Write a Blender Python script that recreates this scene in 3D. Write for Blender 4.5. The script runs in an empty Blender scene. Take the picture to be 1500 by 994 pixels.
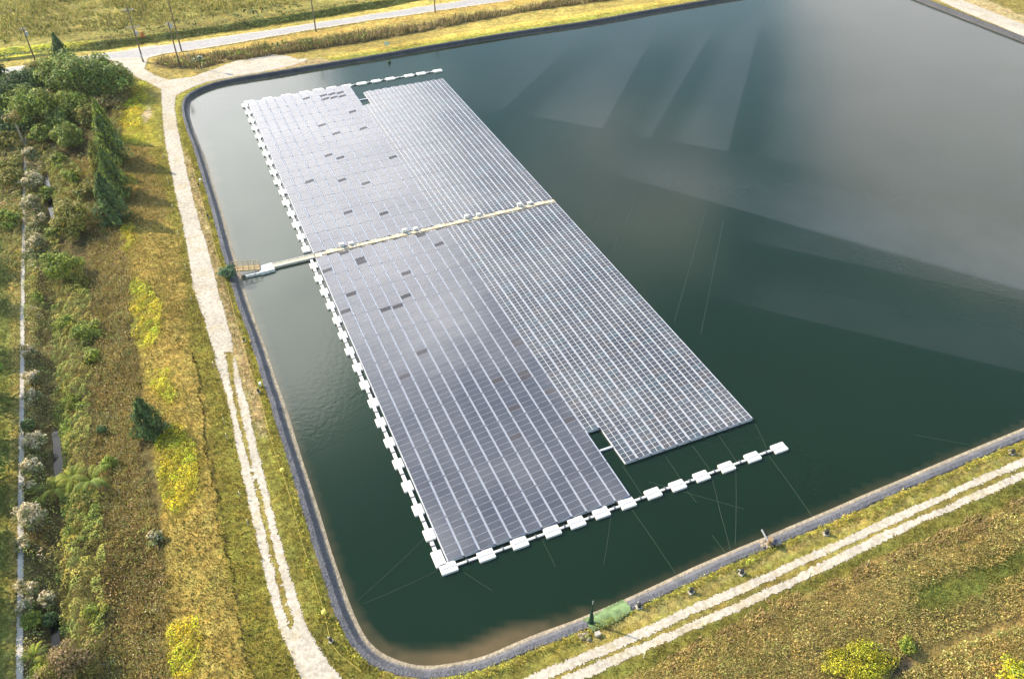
import bpy, math, random
import numpy as np
from mathutils import Vector, Matrix
random.seed(7); R = np.random.default_rng(11)
C = bpy.context.scene.collection
PI = math.pi
# ------------------------------------------------------------------ camera geometry (metres; pond surface is z=0)
H = 79.0; PITCH = math.radians(40.3); FPX = 1190.0
def at(x, y, z=0.0):
    """the point at height z that a pixel of the survey photo (1500 wide) shows"""
    dx, dv = x - 750.0, 497.0 - y
    d = np.array([dx, FPX*math.cos(PITCH) + dv*math.sin(PITCH), -FPX*math.sin(PITCH) + dv*math.cos(PITCH)])
    t = (z - H)/d[2]
    return np.array([d[0]*t, d[1]*t])
cam_d = bpy.data.cameras.new('camera'); cam = bpy.data.objects.new('camera', cam_d); C.objects.link(cam)
cam.location = (0, 0, H); cam.rotation_euler = (PI/2 - PITCH, 0, 0)
cam_d.sensor_width = 36; cam_d.lens = FPX/1500*36; cam_d.clip_end = 9000; cam_d.clip_start = 1
bpy.context.scene.camera = cam
# ------------------------------------------------------------------ noise
def _hash(ix, iy, s):
    n = (ix.astype(np.int64)*374761393 + iy.astype(np.int64)*668265263 + s*982451653) & 0x7fffffff
    n = (n ^ (n >> 13))*1274126177 & 0x7fffffff
    return ((n ^ (n >> 16)) & 0xffff)/65535.0
def vnoise(x, y, sc, s=0):
    x = np.asarray(x, float)/sc; y = np.asarray(y, float)/sc
    ix = np.floor(x); iy = np.floor(y); fx = x-ix; fy = y-iy
    fx = fx*fx*(3-2*fx); fy = fy*fy*(3-2*fy)
    a = _hash(ix, iy, s); b = _hash(ix+1, iy, s); c = _hash(ix, iy+1, s); d = _hash(ix+1, iy+1, s)
    return (a*(1-fx)+b*fx)*(1-fy) + (c*(1-fx)+d*fx)*fy
def fbm(x, y, sc, s=0, o=3):
    v = 0; a = .5; t = 0
    for k in range(o):
        v = v + a*vnoise(x, y, sc/2**k, s+k*17); t += a; a *= .55
    return v/t
def sstep(a, b, x):
    t = np.clip((x-a)/(b-a), 0, 1); return t*t*(3-2*t)
def pip(poly, x, y):
    r = np.zeros(x.shape, bool); n = len(poly)
    lo = poly.min(0); hi = poly.max(0)
    m = (x >= lo[0]) & (x <= hi[0]) & (y >= lo[1]) & (y <= hi[1])
    X = x[m]; Y = y[m]; q = np.zeros(X.shape, bool)
    for i in range(n):
        x1, y1 = poly[i]; x2, y2 = poly[(i+1) % n]
        if y1 == y2: continue
        c = ((y1 > Y) != (y2 > Y)) & (X < (x2-x1)*(Y-y1)/(y2-y1)+x1)
        q ^= c
    r[m] = q
    return r
def segdist(poly, x, y, closed=True):
    n = len(poly); best = np.full(x.shape, 1e9)
    for i in range(n if closed else n-1):
        a = poly[i]; b = poly[(i+1) % n]; ab = b-a; L = ab@ab + 1e-9
        t = np.clip(((x-a[0])*ab[0]+(y-a[1])*ab[1])/L, 0, 1)
        d = (x-a[0]-t*ab[0])**2 + (y-a[1]-t*ab[1])**2
        best = np.minimum(best, d)
    return np.sqrt(best)
def chaikin(p, n=2):
    for _ in range(n):
        q = []
        for i in range(len(p)):
            a = p[i]; b = p[(i+1) % len(p)]
            q += [a*.75+b*.25, a*.25+b*.75]
        p = np.array(q)
    return p
# ------------------------------------------------------------------ pond outline
WPX = [(1054,3.7),(959,20),(867,37.4),(763,52),(640,72.5),(540,90),(460,103),(400,113.3),(352.8,120.5),(322.6,126.6),(304.5,132.6),(290,139.8),
 (281.6,146),(277.3,153),(277,165.2),(281,182),(287.5,200.2),(294.3,215),(301.6,236),(311.2,266),(324.5,306.6),(336.4,350.2),(347.3,387.6),
 (363,440),(373.6,468),(389.3,509),(405.3,560),(417.8,595),(429,633),(445,680),(461,728.3),(473.1,767),(482.8,800),(494.7,835),(509,877),
 (523,911),(537,936.8),(556.2,956),(582.8,968.2),(607,974.8),(630,976),(656.2,973),(704.5,963),(746.8,945.2),(800,924),(856.7,902),
 (915.3,878),(990,843),(1062,810),(1150,774),(1200,753.3),(1272.4,722),(1345,691.7),(1404.5,666.4),(1498.7,627.2)]
w = [at(*p) for p in WPX]
# far right shore, and where the near and far shores meet it outside the picture
s1, s2 = at(1340, 0), at(1500, 62.7); ds = (s2-s1)/np.linalg.norm(s2-s1)
def meet(p, d, q, e):
    A = np.array([d, -e]).T; t = np.linalg.solve(A, q-p); return p+t[0]*d
dn = (w[-1]-w[-4])/np.linalg.norm(w[-1]-w[-4]); c1 = meet(w[-1], dn, s1, ds)
df = (w[0]-w[3])/np.linalg.norm(w[0]-w[3]); c2 = meet(w[0], df, s1, ds)
w += [c1 - dn*14, c1 - dn*4 - ds*4, c1 - ds*14, s2, s1, c2 + ds*10, c2 - df*3 + ds*3, c2 - df*12]
W = chaikin(np.array(w), 2)
def wdist_exact(x, y):
    d = segdist(W, x, y); return np.where(pip(W, x, y), -d, d)
GX0, GX1, GY0, GY1, GS = -260.0, 220.0, 10.0, 400.0, 1.0
_ax = np.arange(GX0, GX1+GS, GS); _ay = np.arange(GY0, GY1+GS, GS); _mx, _my = np.meshgrid(_ax, _ay)
WD = wdist_exact(_mx.ravel(), _my.ravel()).reshape(_mx.shape)
def wdist(x, y):
    fx = np.clip((np.asarray(x, float)-GX0)/GS, 0, len(_ax)-1.001); fy = np.clip((np.asarray(y, float)-GY0)/GS, 0, len(_ay)-1.001)
    ix = fx.astype(int); iy = fy.astype(int); fx = fx-ix; fy = fy-iy
    return (WD[iy, ix]*(1-fx)+WD[iy, ix+1]*fx)*(1-fy) + (WD[iy+1, ix]*(1-fx)+WD[iy+1, ix+1]*fx)*fy
def liner_w(x, y):
    far = sstep(120, 200, y); right = sstep(-10, 25, x)*(1-far)
    return 1.7 + .1*right - .5*far
DITCH = np.array([at(*p) for p in [(-260,118),(-60,89),(16,81),(66,75),(149,71),(208,64),(266,55),(400,36),(533,14),(640,-7),(800,-30)]])
CANAL = np.array([at(*p, -.8) for p in [(58,215),(68,270),(76,320),(80,360),(76,430),(76,500),(77,570),(80,640),(84,700),(78,770),(76,850),(78,930),(80,1010),(82,1060)]])
def terrain(x, y):
    x = np.asarray(x, float); y = np.asarray(y, float)
    d = wdist(x, y); lw = liner_w(x, y)
    t = d/lw
    prof = np.where(t < .3, t/.3*.1, np.where(t < .65, .1+(t-.3)/.35*.72, .82+(t-.65)/.35*.08))
    z = np.where(d < 0, np.maximum(d*.42, -3.2), np.minimum(prof, .9))
    z = z + sstep(0, 5, d-lw)*.12
    left = sstep(-12, -30, x)*sstep(190, 150, y)
    near = sstep(-30, 0, x)*sstep(120, 80, y)
    fall = 1.7*left*sstep(11, 24, d) + 1.3*near*sstep(11, 20, d) + .5*sstep(190, 205, y)*sstep(4, 12, d)
    z = z - fall
    z = z + (fbm(x, y, 9, 3)-.5)*.35*sstep(11, 20, d) + (fbm(x, y, 2.5, 5)-.5)*.12*sstep(0, 1, d-lw)
    z = z - 1.1*sstep(3.5, 1.0, segdist(DITCH, x, y, False)) - .95*sstep(2.6, .9, segdist(CANAL, x, y, False))
    return z
def G(x, y, dz=0.0):
    z = .8
    for _ in range(4):
        p = at(x, y, z+dz); z = float(terrain(p[0:1], p[1:2])[0])
    return Vector((p[0], p[1], z))
def WP(poly, z=None):
    out = []
    for (x, y) in poly:
        g = G(x, y); out.append((g.x, g.y))
    return np.array(out)
# ------------------------------------------------------------------ material helpers
def mat(name, rough=.7, spec=.5, col=(.5, .5, .5), metal=0, ior=None):
    m = bpy.data.materials.new(name); m.use_nodes = True
    b = m.node_tree.nodes['Principled BSDF']
    b.inputs['Base Color'].default_value = (*col, 1); b.inputs['Roughness'].default_value = rough
    b.inputs['Specular IOR Level'].default_value = spec; b.inputs['Metallic'].default_value = metal
    if ior: b.inputs['IOR'].default_value = ior
    return m
class N:
    """small node-building helper"""
    def __init__(s, m): s.t = m.node_tree; s.b = s.t.nodes.get('Principled BSDF')
    def node(s, typ, **k):
        n = s.t.nodes.new(typ)
        for a, v in k.items(): setattr(n, a, v)
        return n
    def link(s, a, b): s.t.links.new(a, b)
    def pos(s): return s.node('ShaderNodeNewGeometry').outputs['Position']
    def obj(s): return s.node('ShaderNodeTexCoord').outputs['Object']
    def noise(s, scale, detail=4, vec=None, rough=.6):
        n = s.node('ShaderNodeTexNoise'); n.inputs['Scale'].default_value = scale; n.inputs['Detail'].default_value = detail; n.inputs['Roughness'].default_value = rough
        s.link(vec or s.pos(), n.inputs['Vector']); return n.outputs['Fac']
    def math(s, op, a, b=None, clamp=False):
        n = s.node('ShaderNodeMath', operation=op, use_clamp=clamp)
        for i, v in enumerate((a, b)):
            if v is None: continue
            if isinstance(v, (int, float)): n.inputs[i].default_value = v
            else: s.link(v, n.inputs[i])
        return n.outputs[0]
    def rng(s, v, a, b, c=0., d=1., smooth=True):
        n = s.node('ShaderNodeMapRange'); n.interpolation_type = 'SMOOTHSTEP' if smooth else 'LINEAR'
        s.link(v, n.inputs[0])
        for i, q in enumerate((a, b, c, d)): n.inputs[i+1].default_value = q
        return n.outputs[0]
    def mix(s, f, a, b, mode='MIX'):
        n = s.node('ShaderNodeMix', data_type='RGBA', blend_type=mode)
        for i, v in ((0, f), (6, a), (7, b)):
            if isinstance(v, (int, float)): n.inputs[i].default_value = v
            elif isinstance(v, tuple): n.inputs[i].default_value = (*v, 1) if len(v) == 3 else v
            else: s.link(v, n.inputs[i])
        return n.outputs[2]
    def attr(s, name='col'):
        return s.node('ShaderNodeAttribute', attribute_name=name).outputs['Color']
    def bump(s, h, dist=.1, strength=1.):
        n = s.node('ShaderNodeBump'); n.inputs['Distance'].default_value = dist; n.inputs['Strength'].default_value = strength
        s.link(h, n.inputs['Height']); s.link(n.outputs[0], s.b.inputs['Normal'])
    def base(s, v): s.link(v, s.b.inputs['Base Color'])
def gray(v): return (v, v, v)
def mottled(name, col, amt=.25, scale=3., rough=.8, spec=.3, bump=0, **k):
    m = mat(name, rough, spec, col, **k); n = N(m)
    f = n.rng(n.noise(scale, 5), .3, .7, 1-amt, 1+amt, False)
    c = n.node('ShaderNodeVectorMath', operation='SCALE'); c.inputs[0].default_value = col; n.link(f, c.inputs['Scale'])
    n.base(c.outputs[0])
    if bump: n.bump(n.noise(scale*3, 5), bump)
    return m
# ------------------------------------------------------------------ mesh helpers
def link(o, parent=None):
    C.objects.link(o)
    if parent is not None: o.parent = parent
    return o
def mesh_np(name, V, F, mats, parent=None, col=None, smooth=False, midx=None):
    """V (n,3); F (m,k) constant k; col per-vertex (n,3)"""
    V = np.asarray(V, np.float32); F = np.asarray(F, np.int32)
    me = bpy.data.meshes.new(name); k = F.shape[1]
    me.vertices.add(len(V)); me.vertices.foreach_set('co', V.ravel())
    me.loops.add(F.size); me.loops.foreach_set('vertex_index', F.ravel())
    me.polygons.add(len(F)); me.polygons.foreach_set('loop_start', np.arange(0, F.size, k, dtype=np.int32))
    me.polygons.foreach_set('loop_total', np.full(len(F), k, np.int32))
    if smooth: me.polygons.foreach_set('use_smooth', np.ones(len(F), bool))
    if midx is not None: me.polygons.foreach_set('material_index', np.asarray(midx, np.int32))
    me.update(calc_edges=True)
    if col is not None:
        a = me.color_attributes.new('col', 'FLOAT_COLOR', 'POINT')
        a.data.foreach_set('color', np.concatenate([np.asarray(col, np.float32), np.ones((len(V), 1), np.float32)], 1).ravel())
    for m in (mats if isinstance(mats, (list, tuple)) else [mats]): me.materials.append(m)
    return link(bpy.data.objects.new(name, me), parent)
class MB:
    """collects boxes, bars, tubes, prisms into ONE mesh object"""
    def __init__(s): s.v = []; s.f = []; s.m = []
    def add(s, V, F, mi=0):
        b = len(s.v); s.v += [tuple(p) for p in V]; s.f += [tuple(i+b for i in f) for f in F]; s.m += [mi]*len(F)
    def box(s, x0, x1, y0, y1, z0, z1, mi=0, M=None, bev=0.0):
        if bev:
            b = bev
            ring = lambda i, z: [(x0+i, y0+b+0*i, z), (x0+b, y0+i, z), (x1-b, y0+i, z), (x1-i, y0+b, z), (x1-i, y1-b, z), (x1-b, y1-i, z), (x0+b, y1-i, z), (x0+i, y1-b, z)]
            V = ring(0, z0) + ring(0, z1-b*.6) + ring(b*.6, z1)
            F = [tuple(range(7, -1, -1))] + [(i, (i+1) % 8, (i+1) % 8+8, i+8) for i in range(8)] + [(i+8, (i+1) % 8+8, (i+1) % 8+16, i+16) for i in range(8)] + [tuple(range(16, 24))]
        else:
            V = [(x0,y0,z0),(x1,y0,z0),(x1,y1,z0),(x0,y1,z0),(x0,y0,z1),(x1,y0,z1),(x1,y1,z1),(x0,y1,z1)]
            F = [(3,2,1,0),(4,5,6,7),(0,1,5,4),(1,2,6,5),(2,3,7,6),(3,0,4,7)]
        if M is not None: V = [M @ Vector(p) for p in V]
        s.add(V, F, mi); return s
    def tube(s, pts, r, n=6, mi=0, r2=None):
        pts = [Vector(p) for p in pts]; V = []; F = []
        for i, p in enumerate(pts):
            d = (pts[min(i+1, len(pts)-1)] - pts[max(i-1, 0)]).normalized()
            a = d.orthogonal().normalized() if abs(d.z) > .9 else Vector((-d.y, d.x, 0)).normalized()
            b = d.cross(a); rr = r if r2 is None else r+(r2-r)*i/(len(pts)-1)
            V += [p + a*math.cos(2*PI*k/n)*rr + b*math.sin(2*PI*k/n)*rr for k in range(n)]
        for i in range(len(pts)-1):
            F += [(i*n+k, i*n+(k+1) % n, (i+1)*n+(k+1) % n, (i+1)*n+k) for k in range(n)]
        F += [tuple(range(n-1, -1, -1)), tuple(range((len(pts)-1)*n, len(pts)*n))]
        s.add(V, F, mi); return s
    def cyl(s, x, y, z0, z1, r, n=12, mi=0, r2=None):
        return s.tube([(x, y, z0), (x, y, z1)], r, n, mi, r2)
    def mesh(s, name, mats):
        me = bpy.data.meshes.new(name); me.from_pydata(s.v, [], s.f); me.update()
        for m in (mats if isinstance(mats, (list, tuple)) else [mats]): me.materials.append(m)
        if len(me.materials) > 1: me.polygons.foreach_set('material_index', s.m)
        return me
    def build(s, name, mats, parent=None): return link(bpy.data.objects.new(name, s.mesh(name, mats)), parent)
def tag(o, label=None, cat=None, group=None, kind=None):
    if label: o['label'] = label
    if cat: o['category'] = cat
    if group: o['group'] = group
    if kind: o['kind'] = kind
    return o
def thing(name, label, cat, loc, rz=0, group=None):
    o = bpy.data.objects.new(name, None); C.objects.link(o); o.location = loc; o.rotation_euler = (0, 0, rz); o.empty_display_size = .3
    return tag(o, label, cat, group)
def dup(root, loc, rz, label, group=None, sc=None):
    r = root.copy(); C.objects.link(r); r.location = loc; r.rotation_euler = (0, 0, rz)
    if sc: r.scale = sc
    r['label'] = label
    if group: r['group'] = group
    for ch in list(root.children):
        c = ch.copy(); C.objects.link(c); c.parent = r
        for g in ch.children:
            e = g.copy(); C.objects.link(e); e.parent = c
    return r
ORD = ['zeroth','first','second','third','fourth','fifth','sixth','seventh','eighth','ninth','tenth','eleventh','twelfth','thirteenth','fourteenth','fifteenth','sixteenth','seventeenth','eighteenth','nineteenth','twentieth']
# ================================================================== GROUND
dry = (.40,.27,.105); dry2 = (.30,.205,.085); olive = (.215,.19,.042); green = (.125,.145,.03); lime = (.27,.27,.045); yellow = (.50,.44,.02)
dirt = (.40,.325,.22); brown = (.22,.15,.07); dark = (.05,.055,.025); deepg = (.05,.085,.025)
Z = []   # ground colour zones: polygon in survey pixels, colour, edge softness in metres, strength
def zone(poly, col, soft=.6, k=1.0): Z.append((WP(poly), col, soft, k))
# far field north of the paved road
zone([(-260,20),(-260,110),(-60,78),(60,66),(150,54),(208,47),(266,38),(400,19),(533,-2),(700,-30),(640,-170),(-400,-170)], (.25,.225,.065), 2)
zone([(-260,128),(-60,106),(16,99),(149,79),(266,63),(400,44),(533,23),(675,1),(800,-20),(800,-26),(533,13),(266,55),(149,70),(16,88),(-60,96),(-260,118)], (.42,.35,.10), .5)
zone([(-260,98),(-60,83),(60,71),(150,59),(208,52),(266,44),(400,25),(533,4),(700,-23),(700,-16),(533,10),(400,31),(266,50),(208,59),(149,65),(60,78),(-60,91),(-260,110)], (.44,.43,.065), .4)
zone([(-260,110),(-60,91),(60,78),(149,66),(208,59),(266,50),(400,31),(533,10),(700,-16),(700,-10),(533,16),(400,37),(266,56),(208,65),(149,73),(60,84),(-60,98),(-260,118)], (.09,.11,.03), .4)  # dark green ditch bank, its shade painted into the colour
# strip between the paved road and the pond
zone([(217,86),(235,81),(320,69),(400,55),(533,33),(675,11),(850,-14),(1150,-60),(1100,-30),(1054,-1),(867,30),(640,65),(400,104),(340,116),(300,124),(270,140),(256,143),(248,117),(226,110),(211,101)], (.36,.29,.09), .6)
zone([(235,82),(320,70),(400,56),(533,34),(675,12),(850,-13),(870,-8),(675,18),(533,42),(400,64),(300,78),(235,88)], (.43,.31,.09), .5)
zone([(222,92),(240,86),(300,80),(400,68),(533,48),(640,32),(760,12),(880,-8),(900,0),(760,20),(640,44),(540,62),(430,78),(380,86),(330,92),(290,102),(250,101),(225,98)], (.20,.155,.07), .6)
zone([(440,90),(520,76),(640,54),(763,33),(867,17),(960,2),(1040,-12),(1040,-6),(960,8),(867,23),(763,40),(640,60),(540,77),(460,94)], (.52,.40,.10), .7)
zone([(400,99),(460,88),(540,76),(640,60),(763,40),(867,23),(960,8),(1050,-6),(1056,-1),(959,15),(867,31),(763,46),(640,66),(540,83),(440,97),(400,104)], (.30,.30,.06), .5)
zone([(340,104),(400,92),(470,86),(500,90),(440,97),(350,113),(300,122),(290,120)], (.45,.35,.20), .8)
zone([(256,148),(266,136),(287,126),(330,115),(400,103.5),(400,108),(330,119),(287,131),(272,140),(266,155),(266,175),(275,215),(268,215),(256,165)], (.26,.25,.05), .3)
# left berm and slope
zone([(190,125),(236,145),(243,215),(258,288),(277,378),(292,440),(318,536),(345,644),(362,726),(380,810),(409,920),(450,1010),(470,1050),(230,1060),(240,800),(225,640),(205,530),(190,400),(187,330),(180,200)], (.215,.20,.04), .5)
zone([(176,330),(200,325),(250,320),(268,380),(272,470),(296,570),(311,700),(320,760),(345,880),(372,994),(385,1050),(250,1060),(238,800),(225,640),(205,530),(190,420)], (.36,.275,.08), .9)
zone([(180,215),(215,215),(250,300),(240,330),(190,330)], (.23,.17,.06), 1.2)
zone([(215,880),(262,860),(280,950),(290,1050),(210,1050)], (.30,.23,.07), 1)
for pts in ([(164,150),(200,148),(222,165),(232,205),(200,215),(175,205)], [(190,118),(215,120),(220,150),(195,150)], [(181,332),(202,330),(202,352),(184,370),(176,362)],
            [(190,410),(215,415),(238,450),(236,490),(214,520),(195,500),(190,450)], [(212,548),(250,540),(262,590),(240,602),(228,570)], [(228,640),(262,625),(296,660),(292,720),(262,760),(238,745),(228,700)],
            [(245,920),(290,900),(296,950),(280,994),(248,994)]):
    zone(pts, (.33,.29,.04), 2.6, .75)
zone([(208,165),(216,155),(222,170),(212,182)], dirt, .6)
# verge inside of the road (between road and pond), left side and near side
zone([(262,150),(268,150),(270,185),(283,220),(303,278),(323,353),(345,414),(352,440),(372,518),(398,605),(423,680),(454,789),(482,887),(508,932),(545,971),(583,994),(620,1006),(540,1040),(500,994),(451,920),(427,848),(403,762),(383,680),(353,560),(342,517),(324,440),(301,354),(280,278),(266,220),(258,185)], (.22,.21,.05), .3)
zone([(268,222),(276,222),(290,270),(306,330),(326,400),(338,440),(356,500),(374,560),(386,600),(392,640),(380,640),(353,560),(342,517),(324,440),(301,354),(280,278)], (.40,.31,.17), .5)
zone([(264,170),(269,170),(283,220),(303,278),(323,353),(345,414),(352,440),(372,518),(398,605),(392,605),(366,518),(346,440),(317,353),(297,278),(277,220)], (.30,.27,.03), .4)
zone([(583,994),(666,992),(717,977),(765,958),(857,921),(923,889),(1043,838),(1115,803),(1200,771),(1285,739),(1380,697),(1499,645),(1700,560),(1700,580),(1499,671),(1380,724),(1300,757),(1234,789),(1150,827),(1070,862),(979,902),(857,955),(766,994),(700,1024),(560,1030)], (.24,.22,.055), .3)
zone([(857,925),(923,897),(1043,848),(1115,815),(1285,750),(1380,704),(1499,655),(1499,662),(1380,712),(1285,758),(1115,828),(1043,866),(923,920),(857,950)], (.30,.25,.09), .7)
# outside the near road
zone([(859,994),(963,945),(1070,899),(1150,863),(1234,822),(1304,789),(1380,753),(1459,719),(1499,700),(1700,600),(1800,1200),(700,1200),(780,1030)], (.17,.165,.04), .4)
zone([(880,1030),(930,985),(1010,950),(1100,905),(1180,868),(1260,835),(1330,805),(1420,770),(1499,735),(1700,640),(1800,1200),(800,1200)], (.32,.235,.095), .9)
zone([(1330,850),(1400,835),(1500,790),(1560,760),(1560,820),(1440,880),(1370,905),(1330,900)], (.16,.175,.04), 3)
zone([(1360,920),(1440,880),(1520,850),(1560,900),(1500,960),(1400,1010),(1300,1010)], (.31,.225,.085), 1.2)
zone([(1290,960),(1330,955),(1350,985),(1300,1000)], (.09,.08,.06), .8)
# left vegetation belts: soil colours below the plants
zone([(-260,130),(-60,118),(16,110),(60,104),(130,90),(152,86),(190,118),(175,150),(178,215),(176,330),(190,420),(205,530),(225,640),(238,800),(245,994),(250,1060),(-100,1100),(-400,600)], (.12,.10,.045), 1.5)
zone([(-400,300),(34,300),(33,500),(28,700),(24,1000),(20,1100),(-200,1100),(-400,600)], (.17,.19,.05), .4)
zone([(8,300),(33,300),(31,500),(27,700),(22,1000),(8,1000),(14,700),(16,500)], (.32,.27,.09), .6)
zone([(1345,-12),(1420,-12),(1560,50),(1700,110),(1700,250),(1500,62),(1400,20)], (.46,.37,.20), .5)
def zone_col(x, y):
    wx = x + (fbm(x, y, 3.0, 31, 3)-.5)*2.0; wy = y + (fbm(x, y, 3.0, 57, 3)-.5)*2.0
    c = np.empty(x.shape+(3,)); c[:] = (.235, .20, .06)
    for P, col, soft, k in Z:
        lo = P.min(0)-soft-3; hi = P.max(0)+soft+3
        m = (x > lo[0]) & (x < hi[0]) & (y > lo[1]) & (y < hi[1])
        if not m.any(): continue
        X = x[m]; Y = y[m]; b = min(1, soft/1.0)
        X = X + (wx[m]-X)*b; Y = Y + (wy[m]-Y)*b
        ins = pip(P, X, Y); d = segdist(P, X, Y); sd = np.where(ins, d, -d)
        a = (sstep(-soft*.5, soft*.5, sd)*k)[:, None]
        c[m] = c[m]*(1-a) + np.array(col)*a
    n = fbm(x, y, 1.6, 77, 3)[..., None]; n2 = fbm(x, y, 14, 91, 3)[..., None]; n3 = fbm(x, y, .9, 13, 2)[..., None]
    c = c*(.62+.76*n)*(.72+.56*n2)
    c = c*(1+ (n3-.5)*np.array([.25, -.1, -.2]))
    return np.clip(c, .01, .9)
def axis(a, b, step, far):
    core = np.arange(a, b+step, step); out = []; s = step; v = core[-1]
    while v < far: s *= 1.35; v += s; out.append(v)
    neg = []; s = step; v = core[0]
    while v > -far: s *= 1.35; v -= s; neg.append(v)
    return np.array(neg[::-1]+list(core)+out)
gx = axis(-150, 140, .55, 3500); gy = axis(34, 262, .55, 3500)
X, Y = np.meshgrid(gx, gy); x = X.ravel(); y = Y.ravel()
z = np.zeros_like(x); inner = (np.abs(x) < 400) & (y > -200) & (y < 600)
z[inner] = terrain(x[inner], y[inner])
dd = np.full_like(x, 99.); dd[inner] = wdist(x[inner], y[inner])
zg = z - .30*((dd > -7) & (dd < liner_w(x, y)-.1))
col = np.empty((len(x), 3)); col[:] = (.2, .18, .06); col[inner] = zone_col(x[inner], y[inner])
nx, ny = len(gx), len(gy)
I = np.arange(nx*ny).reshape(ny, nx)
F = np.stack([I[:-1, :-1], I[:-1, 1:], I[1:, 1:], I[1:, :-1]], -1).reshape(-1, 4)
gm = mat('grass_soil', .95, .1); n = N(gm)
f1 = n.noise(1.3, 6, rough=.7); f2 = n.noise(6.0, 4, rough=.7)
cc = n.mix(1.0, n.attr(), n.mix(n.rng(f1, .3, .72), gray(.55), gray(1.45)), 'MULTIPLY')
cc = n.mix(1.0, cc, n.mix(n.rng(f2, .3, .7), (.72,.70,.66), (1.32,1.28,1.1)), 'MULTIPLY')
n.base(cc); n.bump(n.math('ADD', f1, n.math('MULTIPLY', f2, .5)), .35)
tag(mesh_np('ground', np.stack([x, y, zg], 1), F, gm, col=col, smooth=True), kind='structure')
# ------------------------------------------------------------------ pond liner on the bank
def resample(P, step, closed=True):
    Q = np.vstack([P, P[:1]]) if closed else P
    s = np.concatenate([[0], np.cumsum(np.linalg.norm(np.diff(Q, axis=0), axis=1))])
    t = np.arange(0, s[-1], step); return np.stack([np.interp(t, s, Q[:, 0]), np.interp(t, s, Q[:, 1])], 1)
S = resample(W, .45); nS = len(S)
tng = np.roll(S, -3, 0)-np.roll(S, 3, 0); tng /= np.linalg.norm(tng, axis=1)[:, None]
nrm = np.stack([tng[:, 1], -tng[:, 0]], 1)
if wdist(S[:1, 0]+nrm[:1, 0]*2, S[:1, 1]+nrm[:1, 1]*2)[0] < 0: nrm = -nrm
lw = liner_w(S[:, 0], S[:, 1]); arc = np.arange(nS)*.45
cols = [-6.5, -3, -1.2, -.3, 0, .12, .24, .3, .36, .45, .55, .62, .66, .72, .8, .88, .95, 1.0, 1.08]
V = []; Cc = []
for k, t in enumerate(cols):
    off = t if t < 0 else t*lw
    if t == 1.08: off = lw + .25
    jit = (fbm(arc, arc*0, 1.6, 8, 3)-.5)*(.30 if t >= .95 else .06) if t > .0 else 0
    P = S + nrm*np.reshape(off + jit, (-1, 1))
    prof = (t*.42 if t < 0 else (t/.3*.1 if t < .3 else (.1+(t-.3)/.35*.72 if t < .65 else min(.9, .82+(t-.65)/.35*.08))))
    zz = prof + .03 + (vnoise(arc, arc*0+k*.12, .9, 4)-.5)*.09*(t > .1) + (vnoise(arc+k*.2, arc*0, 5, 9)-.5)*.06
    if t == 1.08: zz = zz*0 + .62
    V.append(np.column_stack([P, zz]))
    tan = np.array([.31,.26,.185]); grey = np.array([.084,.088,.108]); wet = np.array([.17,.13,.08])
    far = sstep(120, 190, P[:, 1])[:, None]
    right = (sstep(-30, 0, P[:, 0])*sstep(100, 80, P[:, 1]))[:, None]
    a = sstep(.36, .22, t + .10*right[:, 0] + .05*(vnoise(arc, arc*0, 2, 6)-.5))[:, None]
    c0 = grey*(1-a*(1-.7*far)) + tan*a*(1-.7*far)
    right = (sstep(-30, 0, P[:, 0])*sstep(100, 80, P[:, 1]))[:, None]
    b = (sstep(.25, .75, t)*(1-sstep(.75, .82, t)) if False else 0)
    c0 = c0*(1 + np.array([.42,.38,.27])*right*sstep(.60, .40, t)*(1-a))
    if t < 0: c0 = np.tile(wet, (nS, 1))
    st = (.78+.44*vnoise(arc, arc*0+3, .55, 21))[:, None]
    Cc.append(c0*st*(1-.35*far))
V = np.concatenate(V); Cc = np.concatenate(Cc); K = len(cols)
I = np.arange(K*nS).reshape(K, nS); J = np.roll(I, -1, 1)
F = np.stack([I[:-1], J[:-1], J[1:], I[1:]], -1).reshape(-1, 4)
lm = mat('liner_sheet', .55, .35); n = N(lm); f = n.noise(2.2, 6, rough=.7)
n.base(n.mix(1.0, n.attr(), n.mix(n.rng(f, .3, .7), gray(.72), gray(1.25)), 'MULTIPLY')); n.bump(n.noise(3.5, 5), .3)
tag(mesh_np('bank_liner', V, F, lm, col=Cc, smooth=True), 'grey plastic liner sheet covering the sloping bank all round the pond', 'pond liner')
# ------------------------------------------------------------------ water
wx = np.arange(-82, 180, 1.0); wy = np.arange(34, 330, 1.0)
Q = resample(W, .9)
import mathutils
from mathutils.geometry import delaunay_2d_cdt
gxx, gyy = np.meshgrid(np.arange(-80, 178, 2.2), np.arange(36, 328, 2.2)); gxx = gxx.ravel(); gyy = gyy.ravel()
fx_, fy_ = np.meshgrid(np.arange(-80, 120, .85), np.arange(36, 140, .85)); fx_ = fx_.ravel(); fy_ = fy_.ravel(); fd = wdist(fx_, fy_); fm = (fd < -.6) & (fd > -6.5)
dq = wdist(gxx, gyy); m = (dq < -1.2) & ~((dq > -6.8) & (gyy < 139) & (gxx < 119))
gxx = np.concatenate([gxx[m], fx_[fm]]); gyy = np.concatenate([gyy[m], fy_[fm]]); m = np.ones(len(gxx), bool)
offs = [(-.8, .9), (-2.2, 1.2), (-4, 1.8)]
extra = []
Qn = resample(W, .9)
tq = np.roll(Qn, -2, 0)-np.roll(Qn, 2, 0); tq /= np.linalg.norm(tq, axis=1)[:, None]; nq = np.stack([tq[:, 1], -tq[:, 0]], 1)
if wdist(Qn[:1, 0]+nq[:1, 0]*2, Qn[:1, 1]+nq[:1, 1]*2)[0] < 0: nq = -nq
Qo = Qn + nq*.55
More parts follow.
